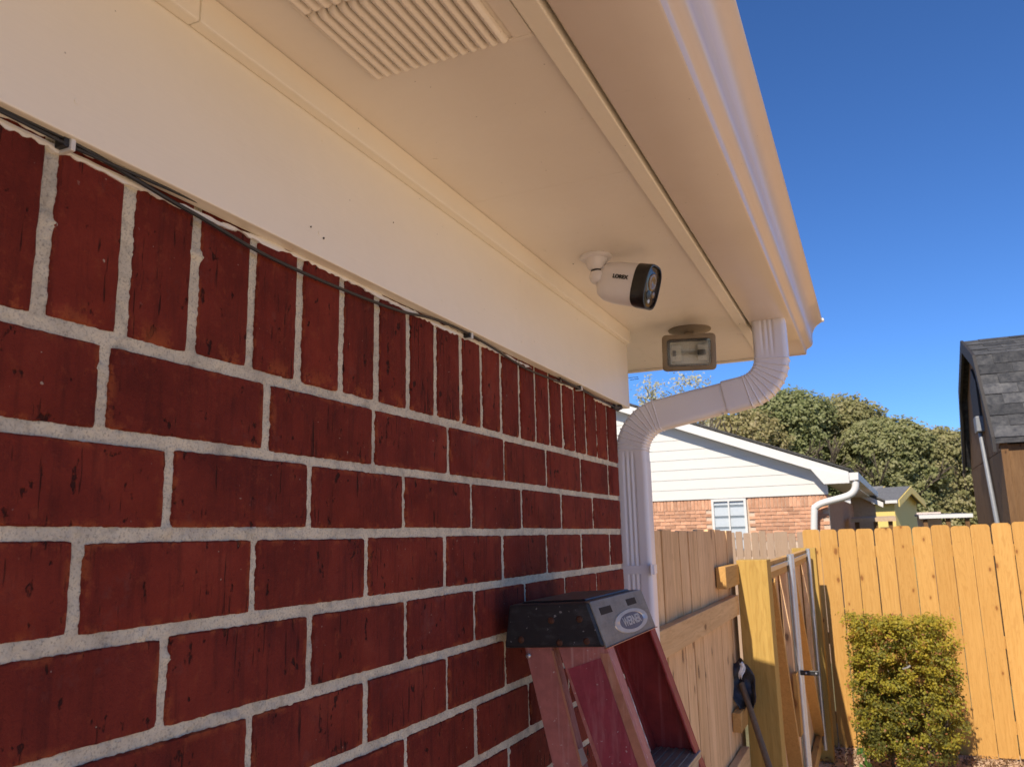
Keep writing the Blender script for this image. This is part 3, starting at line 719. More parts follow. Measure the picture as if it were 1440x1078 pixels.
# ------------------------------------------------------------------ step ladder leaning on the wall
lad = thing('step_ladder', 'faded red fibreglass step ladder with black top cap leaning on the bricks', 'ladder', (.45, 1.38, GZ))
Y0, Y1 = 1.23, 1.535
cap = part('top_cap', MB().prism([(.020,1.659),(.187,1.6655),(.163,1.7315),(.029,1.7255)], Y0, Y1), M['cap'], lad, bev=.004)
fa = Vector((.1890,0,1.6655)); fb = Vector((.1650,0,1.7315)); fu = (fb-fa).normalized(); fN = Vector((fu.z,0,-fu.x))
if fN.x < 0: fN = -fN
def fp(y, s, o=0.0): return Vector((0,y,0)) + fa + fu*(s*(fb-fa).length) + fN*o
def fplate(y0, y1, s0, s1, o0, o1):
    P = [fp(y0,s0,o) if 0 else None for o in ()]
    v = [fp(y,s,o) for o in (o0,o1) for y, s in ((y0,s0),(y1,s0),(y1,s1),(y0,s1))]
    return MB().add(v, [(0,1,2,3),(4,7,6,5),(0,4,5,1),(1,5,6,2),(2,6,7,3),(3,7,4,0)])
plate = part('front_plate', fplate(Y0+.004, Y1-.002, -.02, 1.0, -.003, .0006), M['capplate'], cap, bev=.001)
part('plate_lip', fplate(Y0+.004, Y1-.002, -.045, -.022, -.004, .004), M['fib_edge'], cap, bev=.001)
part('slot', fplate(1.262, 1.322, .66, .82, .0004, .0011), M['dark'], plate)
part('slot', fplate(1.414, 1.471, .69, .85, .0004, .0011), M['dark'], plate)
def ell(yc, sc, ay, as_, o, n=36): return [fp(yc+ay*math.cos(2*math.pi*k/n), sc+as_*math.sin(2*math.pi*k/n), o) for k in range(n)]
bd = part('badge', MB().loft([ell(1.405,.34,.099,.275,.0004), ell(1.405,.34,.098,.270,.0022), ell(1.405,.34,.072,.200,.0022), ell(1.405,.34,.070,.195,.0012)]), M['badge'], cap, True)
part('badge_centre', MB().loft([ell(1.405,.34,.070,.195,.0010), ell(1.405,.34,.069,.192,.0015)]), m_plain('badge_blue_grey', (.10,.105,.14), .4), bd)
tw = text_mesh('WERNER', .020, M['badge'], 'lettering', .0006)
place_text(tw, bd, fp(1.405,.34,.0019), Vector((0,1,0)), fu, 'lettering', 1.28, 1.0)
for (x, y) in ((775,872),(815,870),(733,899),(787,903),(825,901)):
    p = at(x, y, Y0); mb = MB(); lathe(mb, p+Vector((0,.002,0)), (0,-1,0), [(0,.0052),(.003,.0052),(.0048,.0036),(.0052,.0010)], 14); part('rivet', mb, M['rust'], cap, True)
p = at(744, 921, Y0+.01); part('rivet', lathe(MB(), p, (0,-1,0), [(0,.004),(.004,.004),(.006,.002)], 12), M['steel'], lad, True)
tr = MB().prism([(.040,1.7262),(.150,1.7312),(.148,1.7338),(.042,1.7288)], Y0+.03, Y1-.03); part('tray_rim', tr, M['cap'], cap, bev=.001)
def chan(xa, xb, zt, k, y0, th, fl, sgn):
    """C-channel rail from z=zt to the ground, drifting +x by k per metre of drop; web at y0, flanges towards sgn*y"""
    zb = GZ+.005; dx = k*(zt-zb)
    web = [(xa,zt),(xb,zt),(xb+dx,zb),(xa+dx,zb)]
    mb = MB()
    ya, yb = sorted((y0, y0+sgn*th)); mb.prism(web, ya, yb)
    yc, yd = sorted((y0+sgn*th, y0+sgn*fl))
    t = .0045
    mb.prism([(xa,zt),(xa+t,zt),(xa+t+dx,zb),(xa+dx,zb)], yc, yd)
    mb.prism([(xb-t,zt),(xb,zt),(xb+dx,zb),(xb-t+dx,zb)], yc, yd)
    return mb
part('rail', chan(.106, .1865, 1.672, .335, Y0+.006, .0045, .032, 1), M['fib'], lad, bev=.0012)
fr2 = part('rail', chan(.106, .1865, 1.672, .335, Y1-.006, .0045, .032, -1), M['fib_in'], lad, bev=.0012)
part('rear_rail', chan(.046, .094, 1.668, .245, Y0+.016, .0045, .026, 1), M['fib'], lad, bev=.0012)
part('rear_rail', chan(.046, .094, 1.668, .245, Y1-.016, .0045, .026, -1), M['fib'], lad, bev=.0012)
def strip(xa, xb, z0, z1, k, y, t, mt, name):
    d0 = k*(1.672-z0); d1 = k*(1.672-z1)
    return part(name, MB().prism([(xa+d0,z0),(xb+d0,z0),(xb+d1,z1),(xa+d1,z1)], y-t, y), M[mt], lad)
# lit front flange of the near rails painted as a lighter strip, and the sticker
strip(.1722, .1862, 1.656, .15, .335, Y0+.0058, .0010, 'fib_edge', 'lit_rail_edge')
strip(.0905, .0942, 1.656, .15, .245, Y0+.0158, .0012, 'fib_edge', 'lit_rail_edge')
part('warning_sticker', MB().prism([(at(797,941,Y0).x,at(797,941,Y0).z),(at(843,925,Y0).x,at(843,925,Y0).z),(.1715+.335*(1.672-1.10),1.10),(.124+.335*(1.672-1.10),1.10)], Y0+.0050, Y0+.0056), M['sticker'], lad)
part('scuff', MB().prism([(.104+.028,1.512),(.112+.028,1.516),(.118+.030,1.498),(.108+.032,1.490),(.101+.032,1.497)], Y0+.0148, Y0+.0156), M['steel'], lad)
for i in range(5):
    zt = 1.458-.305*i
    if zt < GZ+.1: break
    xo = .335*(1.672-zt)
    mb = MB().box(.108+xo, .190+xo, Y0+.012, Y1-.012, zt-.006, zt)
    mb.box(.108+xo, .112+xo, Y0+.012, Y1-.012, zt-.030, zt-.006).box(.186+xo, .190+xo, Y0+.012, Y1-.012, zt-.028, zt-.006)
    for q in range(5): mb.box(.116+xo+q*.014, .121+xo+q*.014, Y0+.012, Y1-.012, zt, zt+.0015)
    part('step', mb, M['capplate'], lad, bev=.001)
for zt in (1.30, .70):
    xo = .245*(1.668-zt); part('rear_brace', MB().box(.060+xo, .085+xo, Y0+.021, Y1-.021, zt-.012, zt+.012), M['capplate'], lad)

# ------------------------------------------------------------------ fences
def picket_mesh(name, wd, h, ear, mt, th=.016):
    """dog-eared board standing on z=0, centred on x, front face at y=0"""
    e = ear; a = wd/2
    poly = [(-a,0),(a,0),(a,h-e),(a-e*.18,h-e*.45),(a-e*.55,h-e*.1),(a-e,h),(-a+e,h),(-a+e*.55,h-e*.1),(-a+e*.18,h-e*.45),(-a,h-e)]
    mb = MB().prism(poly, 0, th); me = mb.mesh(name, (0,0,0)); me.materials.append(mt); return me
random.seed(5)
YB = 7.55
bf_ = thing('board_fence', 'golden pine board fence in full sun behind the clipped bush', 'fence', (1.5, YB, GZ))
pm = [picket_mesh('board', .1355+.001*i, 1.755, .026, M['pine']) for i in range(3)]
x = -.029; i = 0
while x < 4.6:
    gap = random.choice((.004,.006,.008,.010,.009))
    h = random.uniform(-.008,.008) + (.012 if i in (9,10,11) else 0)
    o = put('board', random.choice(pm), bf_, (x+.07, YB+random.uniform(-.003,.003), GZ+.008+h), rot=(0, random.uniform(-.002,.002), random.uniform(-.012,.012)))
    x += .1355+gap; i += 1
for z in (1.655, .95, .32):
    part('rail', MB().box(-.02, 4.6, YB+.020, YB+.058, z-.045, z+.045), M['pine_x'], bf_)
for xx in (1.45, 3.9): part('post', MB().box(xx, xx+.09, YB+.0585, YB+.148, GZ, 1.72), M['post'], bf_)

nf = thing('side_fence', 'shaded tan board fence running back from the house corner behind the downspout', 'fence', (-.08, 3.0, GZ))
pn = picket_mesh('board', .1385, 1.740, .008, M['cedar'])
y = 2.00; i = 0
while y < 4.02:
    o = put('board', pn, nf, (-.080+random.uniform(-.003,.003), y+.07, GZ+.015+random.uniform(-.004,.006)), rot=(random.uniform(-.003,.003), 0, math.pi/2+random.uniform(-.02,.02)))
    y += .1385+random.choice((.002,.003,.004)); i += 1
part('rail', MB().box(-.0765, -.043, 2.00, 3.992, 1.462, 1.549), M['cedar_y'], nf, bev=.002)
part('rail', MB().box(-.0765, -.043, 2.00, 3.992, .80, .888), M['cedar_y'], nf, bev=.002)
part('rail_stub', MB().box(-.0765, -.034, 3.64, 3.992, 1.598, 1.690), M['pine_y'], nf, bev=.002)
part('rail_stub', MB().box(-.0765, -.040, 3.80, 3.992, .985, 1.065), M['pine_y'], nf, bev=.002)

p1 = thing('gate_post', 'thick golden gate post, upper half sunlit, with a long-handled tool leaning on it', 'post', (.025, 4.07, GZ), 'gate posts')
part('timber', MB().box(-.044, .095, 4.0, 4.14, GZ, 1.707), M['post'], p1, bev=.003)
P2Y = 7.08
x0, x1 = at(1113,772,P2Y).x, at(1146,770,P2Y).x
p2 = thing('gate_post', 'fully sunlit gate post standing close in front of the pine board fence', 'post', ((x0+x1)/2, P2Y+.07, GZ), 'gate posts')
part('timber', MB().box(x0, x1, P2Y, P2Y+.14, GZ, 1.702), M['post'], p2, bev=.003)

# gate leaves between the two posts
gpick = picket_mesh('board', .1385, 1.50, .004, M['cedar'])
def gate(label, ya, yb, xa, xb, tube_at, diag):
    g = thing('gate_leaf', label, 'gate', ((xa+xb)/2, (ya+yb)/2, GZ), 'leaves of the double gate')
    L = yb-ya
    X = lambda y: xa+(xb-xa)*(y-ya)/L
    y = ya+.02
    while y < yb-.12:
        put('board', gpick, g, (X(y)-.030, y+.07, .165+random.uniform(-.003,.003)), rot=(0, 0, math.pi/2+random.uniform(-.015,.015))); y += .1385+.004
    V = lambda y, z, dx=0: Vector((X(y)+dx, y, z))
    part('top_rail', MB().bar(V(ya,1.645), V(yb,1.645), .038, .086), M['pine_y'], g, bev=.002)
    part('bottom_rail', MB().bar(V(ya,.28), V(yb,.28), .038, .086), M['pine_y'], g, bev=.002)
    part('steel_rail', MB().bar(V(ya,1.652,.0245), V(yb,1.652,.0245), .008, .026), M['steel'], g, bev=.002)
    for t in tube_at:
        part('steel_upright', MB().tube([V(t,.20,.036), V(t,1.70,.036)], .0165, 12), M['steel'], g, True)
    a, b = diag
    part('brace', MB().bar(V(a,.33,-.001), V(b,1.60,-.001), .034, .086, up=Vector((1,0,0))), M['pine_y'], g, bev=.002)
    part('stile', MB().bar(V(ya+.05,.325), V(ya+.05,1.60), .034, .085, up=Vector((0,1,0))), M['cedar'], g)
    part('stile', MB().bar(V(yb-.09,.325), V(yb-.09,1.60), .034, .085, up=Vector((0,1,0))), M['cedar'], g)
    return g
g1 = gate('near gate leaf with a round steel tube upright and wooden brace, beside the half-lit post', 4.17, 5.22, .050, .045, (5.20,), (5.05, 4.30))
g2 = gate('far gate leaf in shade just in front of the fully sunlit post', 5.28, 7.02, .045, .015, (5.32, 6.98), (6.9, 5.4))
part('block', MB().box(.062, .085, 5.0, 5.10, .72, 1.05), M['pine'], g1, bev=.002)
lt = thing('gate_latch', 'short black strap latch between the steel gate uprights', 'latch', (.09, 5.15, 1.03))
part('strap', MB().box(.088, .192, 5.175, 5.183, 1.018, 1.046), M['black_rubber'], lt, bev=.003)
for xx in (.120, .175): part('bolt', lathe(MB(), (xx,5.1745,1.031), (0,-1,0), [(0,.006),(.003,.005),(.004,.001)], 10), M['steel'], lt, True)

# long-handled tool leaning on the post
tl = thing('garden_tool', 'worn long-handled garden tool with a dark blade leaning on the gate post', 'garden tool', (.03, 3.75, GZ))
ha = at(1043, 960, 3.93); hb = at(1081, 1078, 3.80); hd = (hb-ha).normalized(); foot = ha+hd*((GZ-ha.z)/hd.z)
part('handle', MB().tube([ha, ha.lerp(foot,.5)+Vector((.004,0,0)), foot], [.013,.015,.015], 10), M['oldwood'], tl, True)
def blade():
    c0 = at(1037,928,3.96); c1 = at(1052,997,3.90); dn = (c1-c0); rings = []
    for i in range(9):
        t = i/8; wv = .020+.042*math.sin(math.pi*min(1, .18+t*.78)); c = c0+dn*t+Vector((.006*math.sin(t*9),0,0))
        ring = []
        for k in range(13):
            u = -1+2*k/12; ring.append(c+Vector((u*wv, -.022*u*u+.008*math.sin(u*7+t*6)-.010*math.sin(t*11), .012*math.sin(u*5+t*3))))
        rings.append(ring)
    return MB().loft(rings, cap=False, closed=False)
b_ = part('blade', blade(), M['rag'], tl, True); sm = b_.modifiers.new('thick','SOLIDIFY'); sm.thickness = .003
def scrap():
    c0 = at(1040,931,3.90); rings = []
    for i in range(5):
        t = i/4; c = c0+Vector((.006+.008*math.sin(t*5), -.006*t, -.065*t))
        rings.append([c+Vector((.011*u*(1-.3*t), -.008*math.cos(u*2+t*4), .008*math.sin(u*4))) for u in (-1,-.5,0,.5,1)])
    return MB().loft(rings, cap=False, closed=False)
b_ = part('pale_scrap', scrap(), M['caulk'], tl, True); sm = b_.modifiers.new('thick','SOLIDIFY'); sm.thickness = .002

# ------------------------------------------------------------------ foliage
def leaf_mesh(name, P, size, mt, tone, asp=.55, up=0.35, seed=0, nrm=None, nb=1.0):
    r = np.random.default_rng(seed); n = len(P)
    d = r.normal(size=(n,3)); d[:,2] += up
    if nrm is not None: d += nrm*nb
    d /= np.linalg.norm(d, axis=1)[:,None]
    e = r.normal(size=(n,3)); e -= d*(e*d).sum(1)[:,None]; e /= np.linalg.norm(e, axis=1)[:,None]
    b = np.cross(d, e); s = (size*(.6+.8*r.random(n)))[:,None]
    V = np.stack([P-e*s, P-b*s*asp+d*s*.12, P+e*s, P+b*s*asp+d*s*.12], 1).reshape(-1,3)
    Fi = np.arange(n*4).reshape(n,4)
    me = bpy.data.meshes.new(name); me.from_pydata(V.tolist(), [], Fi.tolist()); me.update()
    a = me.attributes.new('tone', 'FLOAT', 'POINT'); a.data.foreach_set('value', np.repeat(np.clip(tone,0,1), 4).astype(np.float32))
    me.materials.append(mt); return me
def add_mesh(name, me, parent, base):
    o = bpy.data.objects.new(name, me); COL.objects.link(o); o.parent = parent; return o
def limbs(mb, p, d, L, r, depth, rr, spread=.7):
    p = Vector(p); d = Vector(d).normalized(); q = p+d*L; mid = p.lerp(q,.5)+Vector((rr.uniform(-1,1),rr.uniform(-1,1),rr.uniform(-1,1)))*L*.06
    mb.tube([p, mid, q], [r, r*.85, r*.68], 7 if depth > 1 else 5); tips = []
    if depth == 0: return [q]
    for k in range(rr.choice((2,3,3))):
        nd = (d + Vector((rr.uniform(-1,1), rr.uniform(-1,1), rr.uniform(-.35,.8)))*spread).normalized()
        tips += limbs(mb, q-d*L*.04, nd, L*rr.uniform(.60,.82), r*.60, depth-1, rr, spread)
    return tips

# clipped bush by the back fence
def bush():
    r = np.random.default_rng(3); N = 62000
    x0, x1, y0, y1, z0, z1 = .298, .988, 6.62, 7.22, .20, 1.165
    o = thing('clipped_bush', 'square clipped yellow-green bush growing against the pine board fence', 'bush', ((x0+x1)/2, 6.92, GZ))
    C_ = np.stack([r.uniform(x0+.03,x1-.03,720), r.uniform(y0+.03,y1-.03,720), r.uniform(z0+.02,z1-.01,720)], 1)
    # clumps favour the outer shell
    k = np.minimum.reduce([C_[:,0]-x0, x1-C_[:,0], C_[:,1]-y0, y1-C_[:,1], z1-C_[:,2]]); C_ = C_[(k < .12) | (r.random(720) < .35)]
    # a few hollows in the face
    for (hx, hz, hr) in ((.46,.98,.055),(.70,.86,.05),(.90,.83,.04),(.74,.50,.055),(.45,.36,.04),(.62,.27,.05),(.85,.30,.04)):
        C_ = C_[~((np.hypot(C_[:,0]-hx, (C_[:,2]-hz)*1.5) < hr) & (C_[:,1] < y0+.16))]
    # loose shoots standing out of the clipped faces
    S_ = np.stack([r.uniform(x0,x1,150), r.uniform(y0-.03,y1-.2,150), r.uniform(z0+.1,z1+.035,150)], 1)
    sd = r.integers(0, 3, 150); S_[:,2] = np.where(sd == 0, z1+r.uniform(-.01,.020,150), S_[:,2]); S_[:,1] = np.where(sd == 1, y0-r.uniform(-.01,.018,150), S_[:,1])
    S_[:,0] = np.where(sd == 2, np.where(r.random(150) < .5, x0-r.uniform(-.015,.008,150), x1+r.uniform(-.015,.008,150)), S_[:,0])
    nC = len(C_); C_ = np.concatenate([C_, S_]); wt = np.concatenate([np.ones(nC), np.full(150, .30)]); wt /= wt.sum()
    idx = r.choice(len(C_), N, p=wt); P = C_[idx] + r.normal(size=(N,3))*np.array((.024,.026,.019))
    # narrower foot, rounded corners
    s = np.clip((P[:,2]-z0)/.25, 0, 1); cx_ = (x0+x1)/2; P[:,0] = cx_+(P[:,0]-cx_)*(.90+.10*s)
    m_ = (P[:,2] > .17) & (P[:,2] < z1+.09); P = P[m_]; idx = idx[m_]
    ct = r.random(len(C_)); tone = .04 + .46*(P[:,2]-z0)/(z1-z0) + .55*(ct[idx]-.5) + r.normal(size=len(P))*.13  # tone climbs with height, painting the sunlit top into the leaf colour
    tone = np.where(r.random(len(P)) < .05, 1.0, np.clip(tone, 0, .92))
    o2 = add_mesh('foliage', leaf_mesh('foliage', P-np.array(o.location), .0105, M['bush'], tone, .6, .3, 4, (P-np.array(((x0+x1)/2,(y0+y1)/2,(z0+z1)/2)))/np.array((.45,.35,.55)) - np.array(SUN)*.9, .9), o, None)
    # upright new shoots along the top
    rr = random.Random(2); mb = MB()
    for i in range(9):
        bx = rr.uniform(x0+.2, x1-.25); by_ = rr.uniform(y0+.15, y1-.15)
        limbs(mb, (bx, by_, GZ-.01), (rr.uniform(-.3,.3), rr.uniform(-.3,.3), 1), rr.uniform(.17,.25), .010, 3, rr, .45)
    part('stems', mb, M['bark'], o)
    c = .5*(x0+x1)
    fw = MB().tube([(c+.0,y0-.005,.865),(c+.03,y0-.015,.875),(c+.05,y0-.01,.89)], .006, 6); part('bare_twig', fw, M['steel'], o)
bush()
def litter():
    r = np.random.default_rng(8); N = 2600
    P = np.stack([r.normal(.8,.75,N), 7.52-np.abs(r.normal(0,.42,N)), np.full(N, GZ+.012)+r.random(N)*.02], 1)
    o = bpy.data.objects.new('leaf_litter', leaf_mesh('leaf_litter', P, .016, M['litter'], r.random(N), .4, 1.6, 2)); COL.objects.link(o)
    tag(o, 'dead leaves and twigs strewn on the dirt under the bush', 'leaf litter'); o['kind'] = 'stuff'
litter()
for (cx_, cy_, s_, lb) in ((.34,6.60,.05,'small broad-leaved green weed at the left foot of the bush'),(.93,6.58,.03,'tiny green weed at the right foot of the bush')):
    r = np.random.default_rng(int(cx_*100)); n = 26
    P = np.stack([r.normal(0,s_*.7,n), r.normal(0,s_*.4,n), r.random(n)*s_*4.2], 1)
    w_ = thing('weed', lb, 'weed', (cx_, cy_, GZ)); add_mesh('leaves', leaf_mesh('leaves', P, s_*.55, M['weed'], r.random(n), .6, .4, 1), w_, None)
    part('stem', MB().tube([(cx_,cy_,GZ-.01),(cx_+.01,cy_,GZ+s_*2),(cx_,cy_-.01,GZ+s_*4)], .004, 6), M['weed'], w_)

# ================================================================== beyond the fence
# weathered picket fence of the neighbour
YN = 12.0
gf = thing('picket_fence', 'weathered grey-brown dog-eared picket fence in front of the neighbouring gable', 'fence', (at(1060,760,YN).x, YN, GZ))
gpm = picket_mesh('picket', .094, 1.77, .020, M['grey_picket'], .014)
x = at(900,750,YN).x; xe = at(1150,750,YN).x
while x < xe:
    put('picket', gpm, gf, (x, YN+random.uniform(-.004,.004), GZ+random.uniform(-.03,.012)-.012), rot=(0, random.uniform(-.008,.008), random.uniform(-.02,.02))); x += .1025
for z in (1.55, .5): part('rail', MB().box(at(900,750,YN).x, xe, YN+.018, YN+.055, z-.045, z+.045), M['grey_picket'], gf)

# neighbour's house
TH = math.radians(2); U = Vector((-math.cos(TH), math.sin(TH), 0)); NN = Vector((-math.sin(TH), -math.cos(TH), 0)); ZV = Vector((0,0,1))
K = at(1168, 745, 16.0); K.z = GZ
nh = thing('neighbour_house', 'neighbouring house with cream lap-sided gable over orange brick', 'house', tuple(K))
def uz(px_, py_, off=0.0):
    q = atp(px_, py_, K+NN*off, NN); return (q-K).dot(U), q.z
def P3(u, z, o): 
    v = K+U*u+NN*o; return Vector((v.x, v.y, z))
def slab(poly, o0, o1):
    n = len(poly); vs_ = [P3(u,z,o0) for u, z in poly]+[P3(u,z,o1) for u, z in poly]
    return MB().add(vs_, [tuple(range(n)), tuple(range(2*n-1,n-1,-1))]+[(i,i+n,(i+1)%n+n,(i+1)%n) for i in range(n)])
OV = .24
(ua, za), (ub, zb) = uz(975,597.6,OV), uz(1193,662.8,OV)
sl_ = (za-zb)/(ua-ub); UR = 4.7; zr = lambda u: zb+sl_*((u if u < UR else 2*UR-u)-ub); UL = 2*UR-ub
zs_ = (uz(919,707)[1]+uz(1166,691.6)[1])/2
part('wall', slab([(0,GZ),(2*UR,GZ),(2*UR,zs_),(0,zs_)], -.03, -.20), M['nmortar'], nh)
part('wall', MB().add([P3(-.0,GZ,-.20),P3(-.0,GZ,-9),P3(-.0,zs_,-9),P3(-.0,zs_,-.20),P3(.15,GZ,-.20),P3(.15,GZ,-9),P3(.15,zs_,-9),P3(.15,zs_,-.20)], [(0,1,2,3),(7,6,5,4),(0,4,5,1),(1,5,6,2),(2,6,7,3),(3,7,4,0)]), M['nbrick'], nh)
z = zs_; ex_ = .197
while z < zr(UR)-.12:
    z1 = min(z+ex_, zr(UR)-.10)
    uR0, uR1 = max(-.02, (z+.02-zb)/sl_+ub), max(-.02, (z1+.02-zb)/sl_+ub)
    pts = [(uR0,z),(2*UR-uR0,z),(2*UR-uR1,z1+.01),(uR1,z1+.01)]
    mb = MB(); mb.add([P3(pts[0][0],z,.013),P3(pts[1][0],z,.013),P3(pts[2][0],z1+.01,.004),P3(pts[3][0],z1+.01,.004),P3(pts[0][0],z,-.03),P3(pts[1][0],z,-.03),P3(pts[2][0],z1+.01,-.03),P3(pts[3][0],z1+.01,-.03)],
           [(0,1,2,3),(7,6,5,4),(0,4,5,1),(1,5,6,2),(2,6,7,3),(3,7,4,0)])
    part('siding_board', mb, M['siding'], nh); z += ex_
# window
wu1, wz1 = uz(1000,702); wu0, _ = uz(1049,702); wz0 = 1.45; wz1 = uz(1025,701)[1]
win = part('window', slab([(wu0,wz0),(wu1,wz0),(wu1,wz1),(wu0,wz1)], -.026, -.015), M['dirtglass'], nh)
fm = .045
for (a,b,c,d) in ((wu0,wu0+fm,wz0,wz1),(wu1-fm,wu1,wz0,wz1),(wu0+fm,wu1-fm,wz1-fm,wz1),((wu0+wu1)/2-.014,(wu0+wu1)/2+.014,wz0,wz1-fm)):
    part('frame', slab([(a,c),(b,c),(b,d),(a,d)], -.014, .03), M['white'], win)
zz = wz0+.1
while zz < wz1-fm-.03:
    part('blind_slat', slab([(wu0+fm,zz),(wu1-fm,zz),(wu1-fm,zz+.16),(wu0+fm,zz+.16)], -.0145, -.008), M['blind'], win); zz += .205
# bricks of the visible upper wall
def nb_mesh(L, h):
    mb = MB(); mb.add([U*u+NN*o+ZV*zq for o in (-.02,.0) for u, zq in ((0,0),(L,0),(L,h),(0,h))], [(0,1,2,3),(7,6,5,4),(0,4,5,1),(1,5,6,2),(2,6,7,3),(3,7,4,0)])
    me = mb.mesh('brick'); me.materials.append(M['nbrick']); return me
nbm = nb_mesh(.193,.058); nbs = nb_mesh(.058,.193); rw = random.Random(4)
u = .004
while u < 3.9:
    if not (wu0-.06 < u < wu1): put('brick', nbs, nh, P3(u, zs_-.205, -.010+rw.uniform(-.002,.002)))
    u += .068
zrow = zs_-.205-.068; r_ = 0
while zrow > 1.66:
    u = .004-(.1 if r_ % 2 else 0)
    while u < 3.9:
        if u >= 0 and not (wu0-.195 < u < wu1): put('brick', nbm, nh, P3(u, zrow, -.010+rw.uniform(-.002,.002)))
        u += .203
    zrow -= .068; r_ += 1
# rake boards, soffit of the rake, roof
def zf(u): return zr(u)
th_ = .17
part('rake_board', slab([(ub,zb-th_),(ub,zb),(UR,zr(UR)),(UR,zr(UR)-th_)], OV-.02, OV), M['white'], nh)
part('rake_board', slab([(UR,zr(UR)-th_),(UR,zr(UR)),(UL,zb),(UL,zb-th_)], OV-.02, OV), M['white'], nh)
part('rake_soffit', slab([(ub,zb-th_-.0),(UR,zr(UR)-th_),(UL,zb-th_),(UL,zb-th_+.02),(UR,zr(UR)-th_+.02),(ub,zb-th_+.02)], .0, OV-.021), M['white'], nh)
part('roof', slab([(ub-.05,zb+.005),(UR,zr(UR)+.015),(UL+.05,zb+.005),(UL+.05,zb+.05),(UR,zr(UR)+.06),(ub-.05,zb+.05)], OV+.02, -9), M['roof'], nh)
part('eave_box', slab([(ub,zb-.19),(ub,zb-.005),(-.0,zr(0)-.01),(-.0,zb-.19)], OV-.022, -8.9), M['white'], nh)
part('corner_board', slab([(ub,zb-.20),(ub,zb-.06),(uz(1140,657)[0],uz(1140,657)[1]-.02),(uz(1160,675)[0],zb-.20)], OV-.001, OV+.010), M['white'], nh)
part('gutter', slab([(ub-.15,zb-.15),(ub-.16,zb-.02),(ub-.005,zb-.02),(ub-.005,zb-.16)], OV+.0, -8.8), M['white'], nh)
dsp = [(1203,676),(1202,688),(1192,697),(1160,706),(1148,712),(1145,722),(1145,800)]
q = [atp(a, b, K+NN*.16, NN) for a, b in dsp]
part('downspout', MB().tube(smooth_path(q, 4), .062, 10), M['white'], nh, True)

# brown gambrel shed on the right
sh = thing('garden_shed', 'brown wooden gambrel shed with dark shingle roof behind the fence', 'shed', (3.4, 10.5, GZ))
XS = 1.74; XE = 5.2
prof = [(8.96,2.67),(9.60,3.60),(10.50,3.95),(11.40,3.50),(12.05,2.65)]
part('wall', MB().prism([(9.06,GZ),(11.95,GZ),(11.95,2.555),(9.06,2.555)], XS, XS+.05, axis=0), M['shedwood'], sh)
part('gable_wall', MB().prism([(9.06,2.565),(11.95,2.565),(11.95,2.60),(11.36,3.42),(10.50,3.86),(9.66,3.53),(9.06,2.68)], XS+.004, XS+.05, axis=0), M['shedwood'], sh)
part('wall', MB().box(XS+.06, XE, 11.9, 11.95, GZ, 2.6), M['shedwood'], sh)
x = XS+.02
for xx in [XS+.05*0] : pass
pk = MB().box(-.097, .097, -.009, .009, 0, 2.50).mesh('plank'); pk.materials.append(M['shedwood'])
x = XS+.15
while x < XE:
    put('plank', pk, sh, (x, 9.045, GZ+.02)); x += .202
part('corner_board', MB().box(XS-.012, XS+.05, 9.018, 9.06, GZ, 2.62), M['shedwood'], sh)
part('wall', MB().box(XS+.05, XE, 9.058, 9.09, GZ, 2.60), M['shedwood'], sh)
XR = 1.655
roofp = MB(); inner = [(y, z-.05) for y, z in prof]
roofp.prism(prof+inner[::-1], XR+.03, XE+.1, axis=0); part('roof', roofp, M['shedroof'], sh)
rk = [(y, z-.13 if i in (0,4) else z-.13) for i, (y, z) in enumerate(prof)]
part('rake_trim', MB().prism([(y, z+.012) for y, z in prof]+rk[::-1], XR, XR+.029, axis=0), M['shedtrim'], sh)
part('rake_trim', MB().prism([(9.66,3.40),(9.62,3.50),(9.00,2.62),(9.10,2.58)], XS-.02, XS+.003, axis=0), M['shedwood'], sh)
part('gable_vent', MB().prism([(10.2,3.02),(10.8,3.02),(10.8,3.42),(10.5,3.62),(10.2,3.42)], XS-.02, XS+.003, axis=0), M['shedtrim'], sh)
def tabs(a, b, n):
    a = Vector((0,)+a); b = Vector((0,)+b); d = (b-a).normalized(); L = (b-a).length; nn = Vector((0,-d.z,d.y)) if d.y > 0 else Vector((0,d.z,-d.y))
    if nn.z < 0: nn = -nn
    ex = L/n
    mb = MB(); P = []
    w2 = .148
    for x_ in (-w2, w2):
        P += [Vector((x_,0,0))+nn*.012, Vector((x_,0,0))+nn*.004, Vector((x_,0,0))+d*(ex*1.02)+nn*.001, Vector((x_,0,0))+d*(ex*1.02)+nn*.005]
    mb.add(P, [(0,1,2,3),(7,6,5,4),(0,4,5,1),(1,5,6,2),(2,6,7,3),(3,7,4,0)]); me = mb.mesh('shingle'); me.materials.append(M['shedroof'])
    for i in range(n):
        x = XR+.03+.148+(.15 if i % 2 else 0)
        while x < XE:
            put('shingle', me, roof_o, a+d*(i*ex)+Vector((x,0,0))); x += .300
roof_o = [c for c in sh.children if c.name.startswith('roof')][0]
tabs(prof[0], prof[1], 8); tabs(prof[1], prof[2], 6)
pl_ = Vector((XS-.03,0,0)); nx = Vector((1,0,0))
bx = atp(1377,597,pl_,nx); part('junction_box', MB().obox(bx, Vector((1,0,0)), Vector((0,1,0)), ZV, .04, .11, .085), M['conduit'], sh, bev=.01)
ce = atp(1403,738,pl_,nx); d_ = (ce-bx)
cd_ = thing('conduit', 'grey conduit pipe running down the side of the brown shed', 'pipe', (ce.x, ce.y, GZ))
part('tube', MB().tube([bx+Vector((0,0,-.08)), Vector((ce.x,ce.y,ce.z)), Vector((ce.x,ce.y-.05,GZ))], .024, 10), M['conduit'], cd_, True)

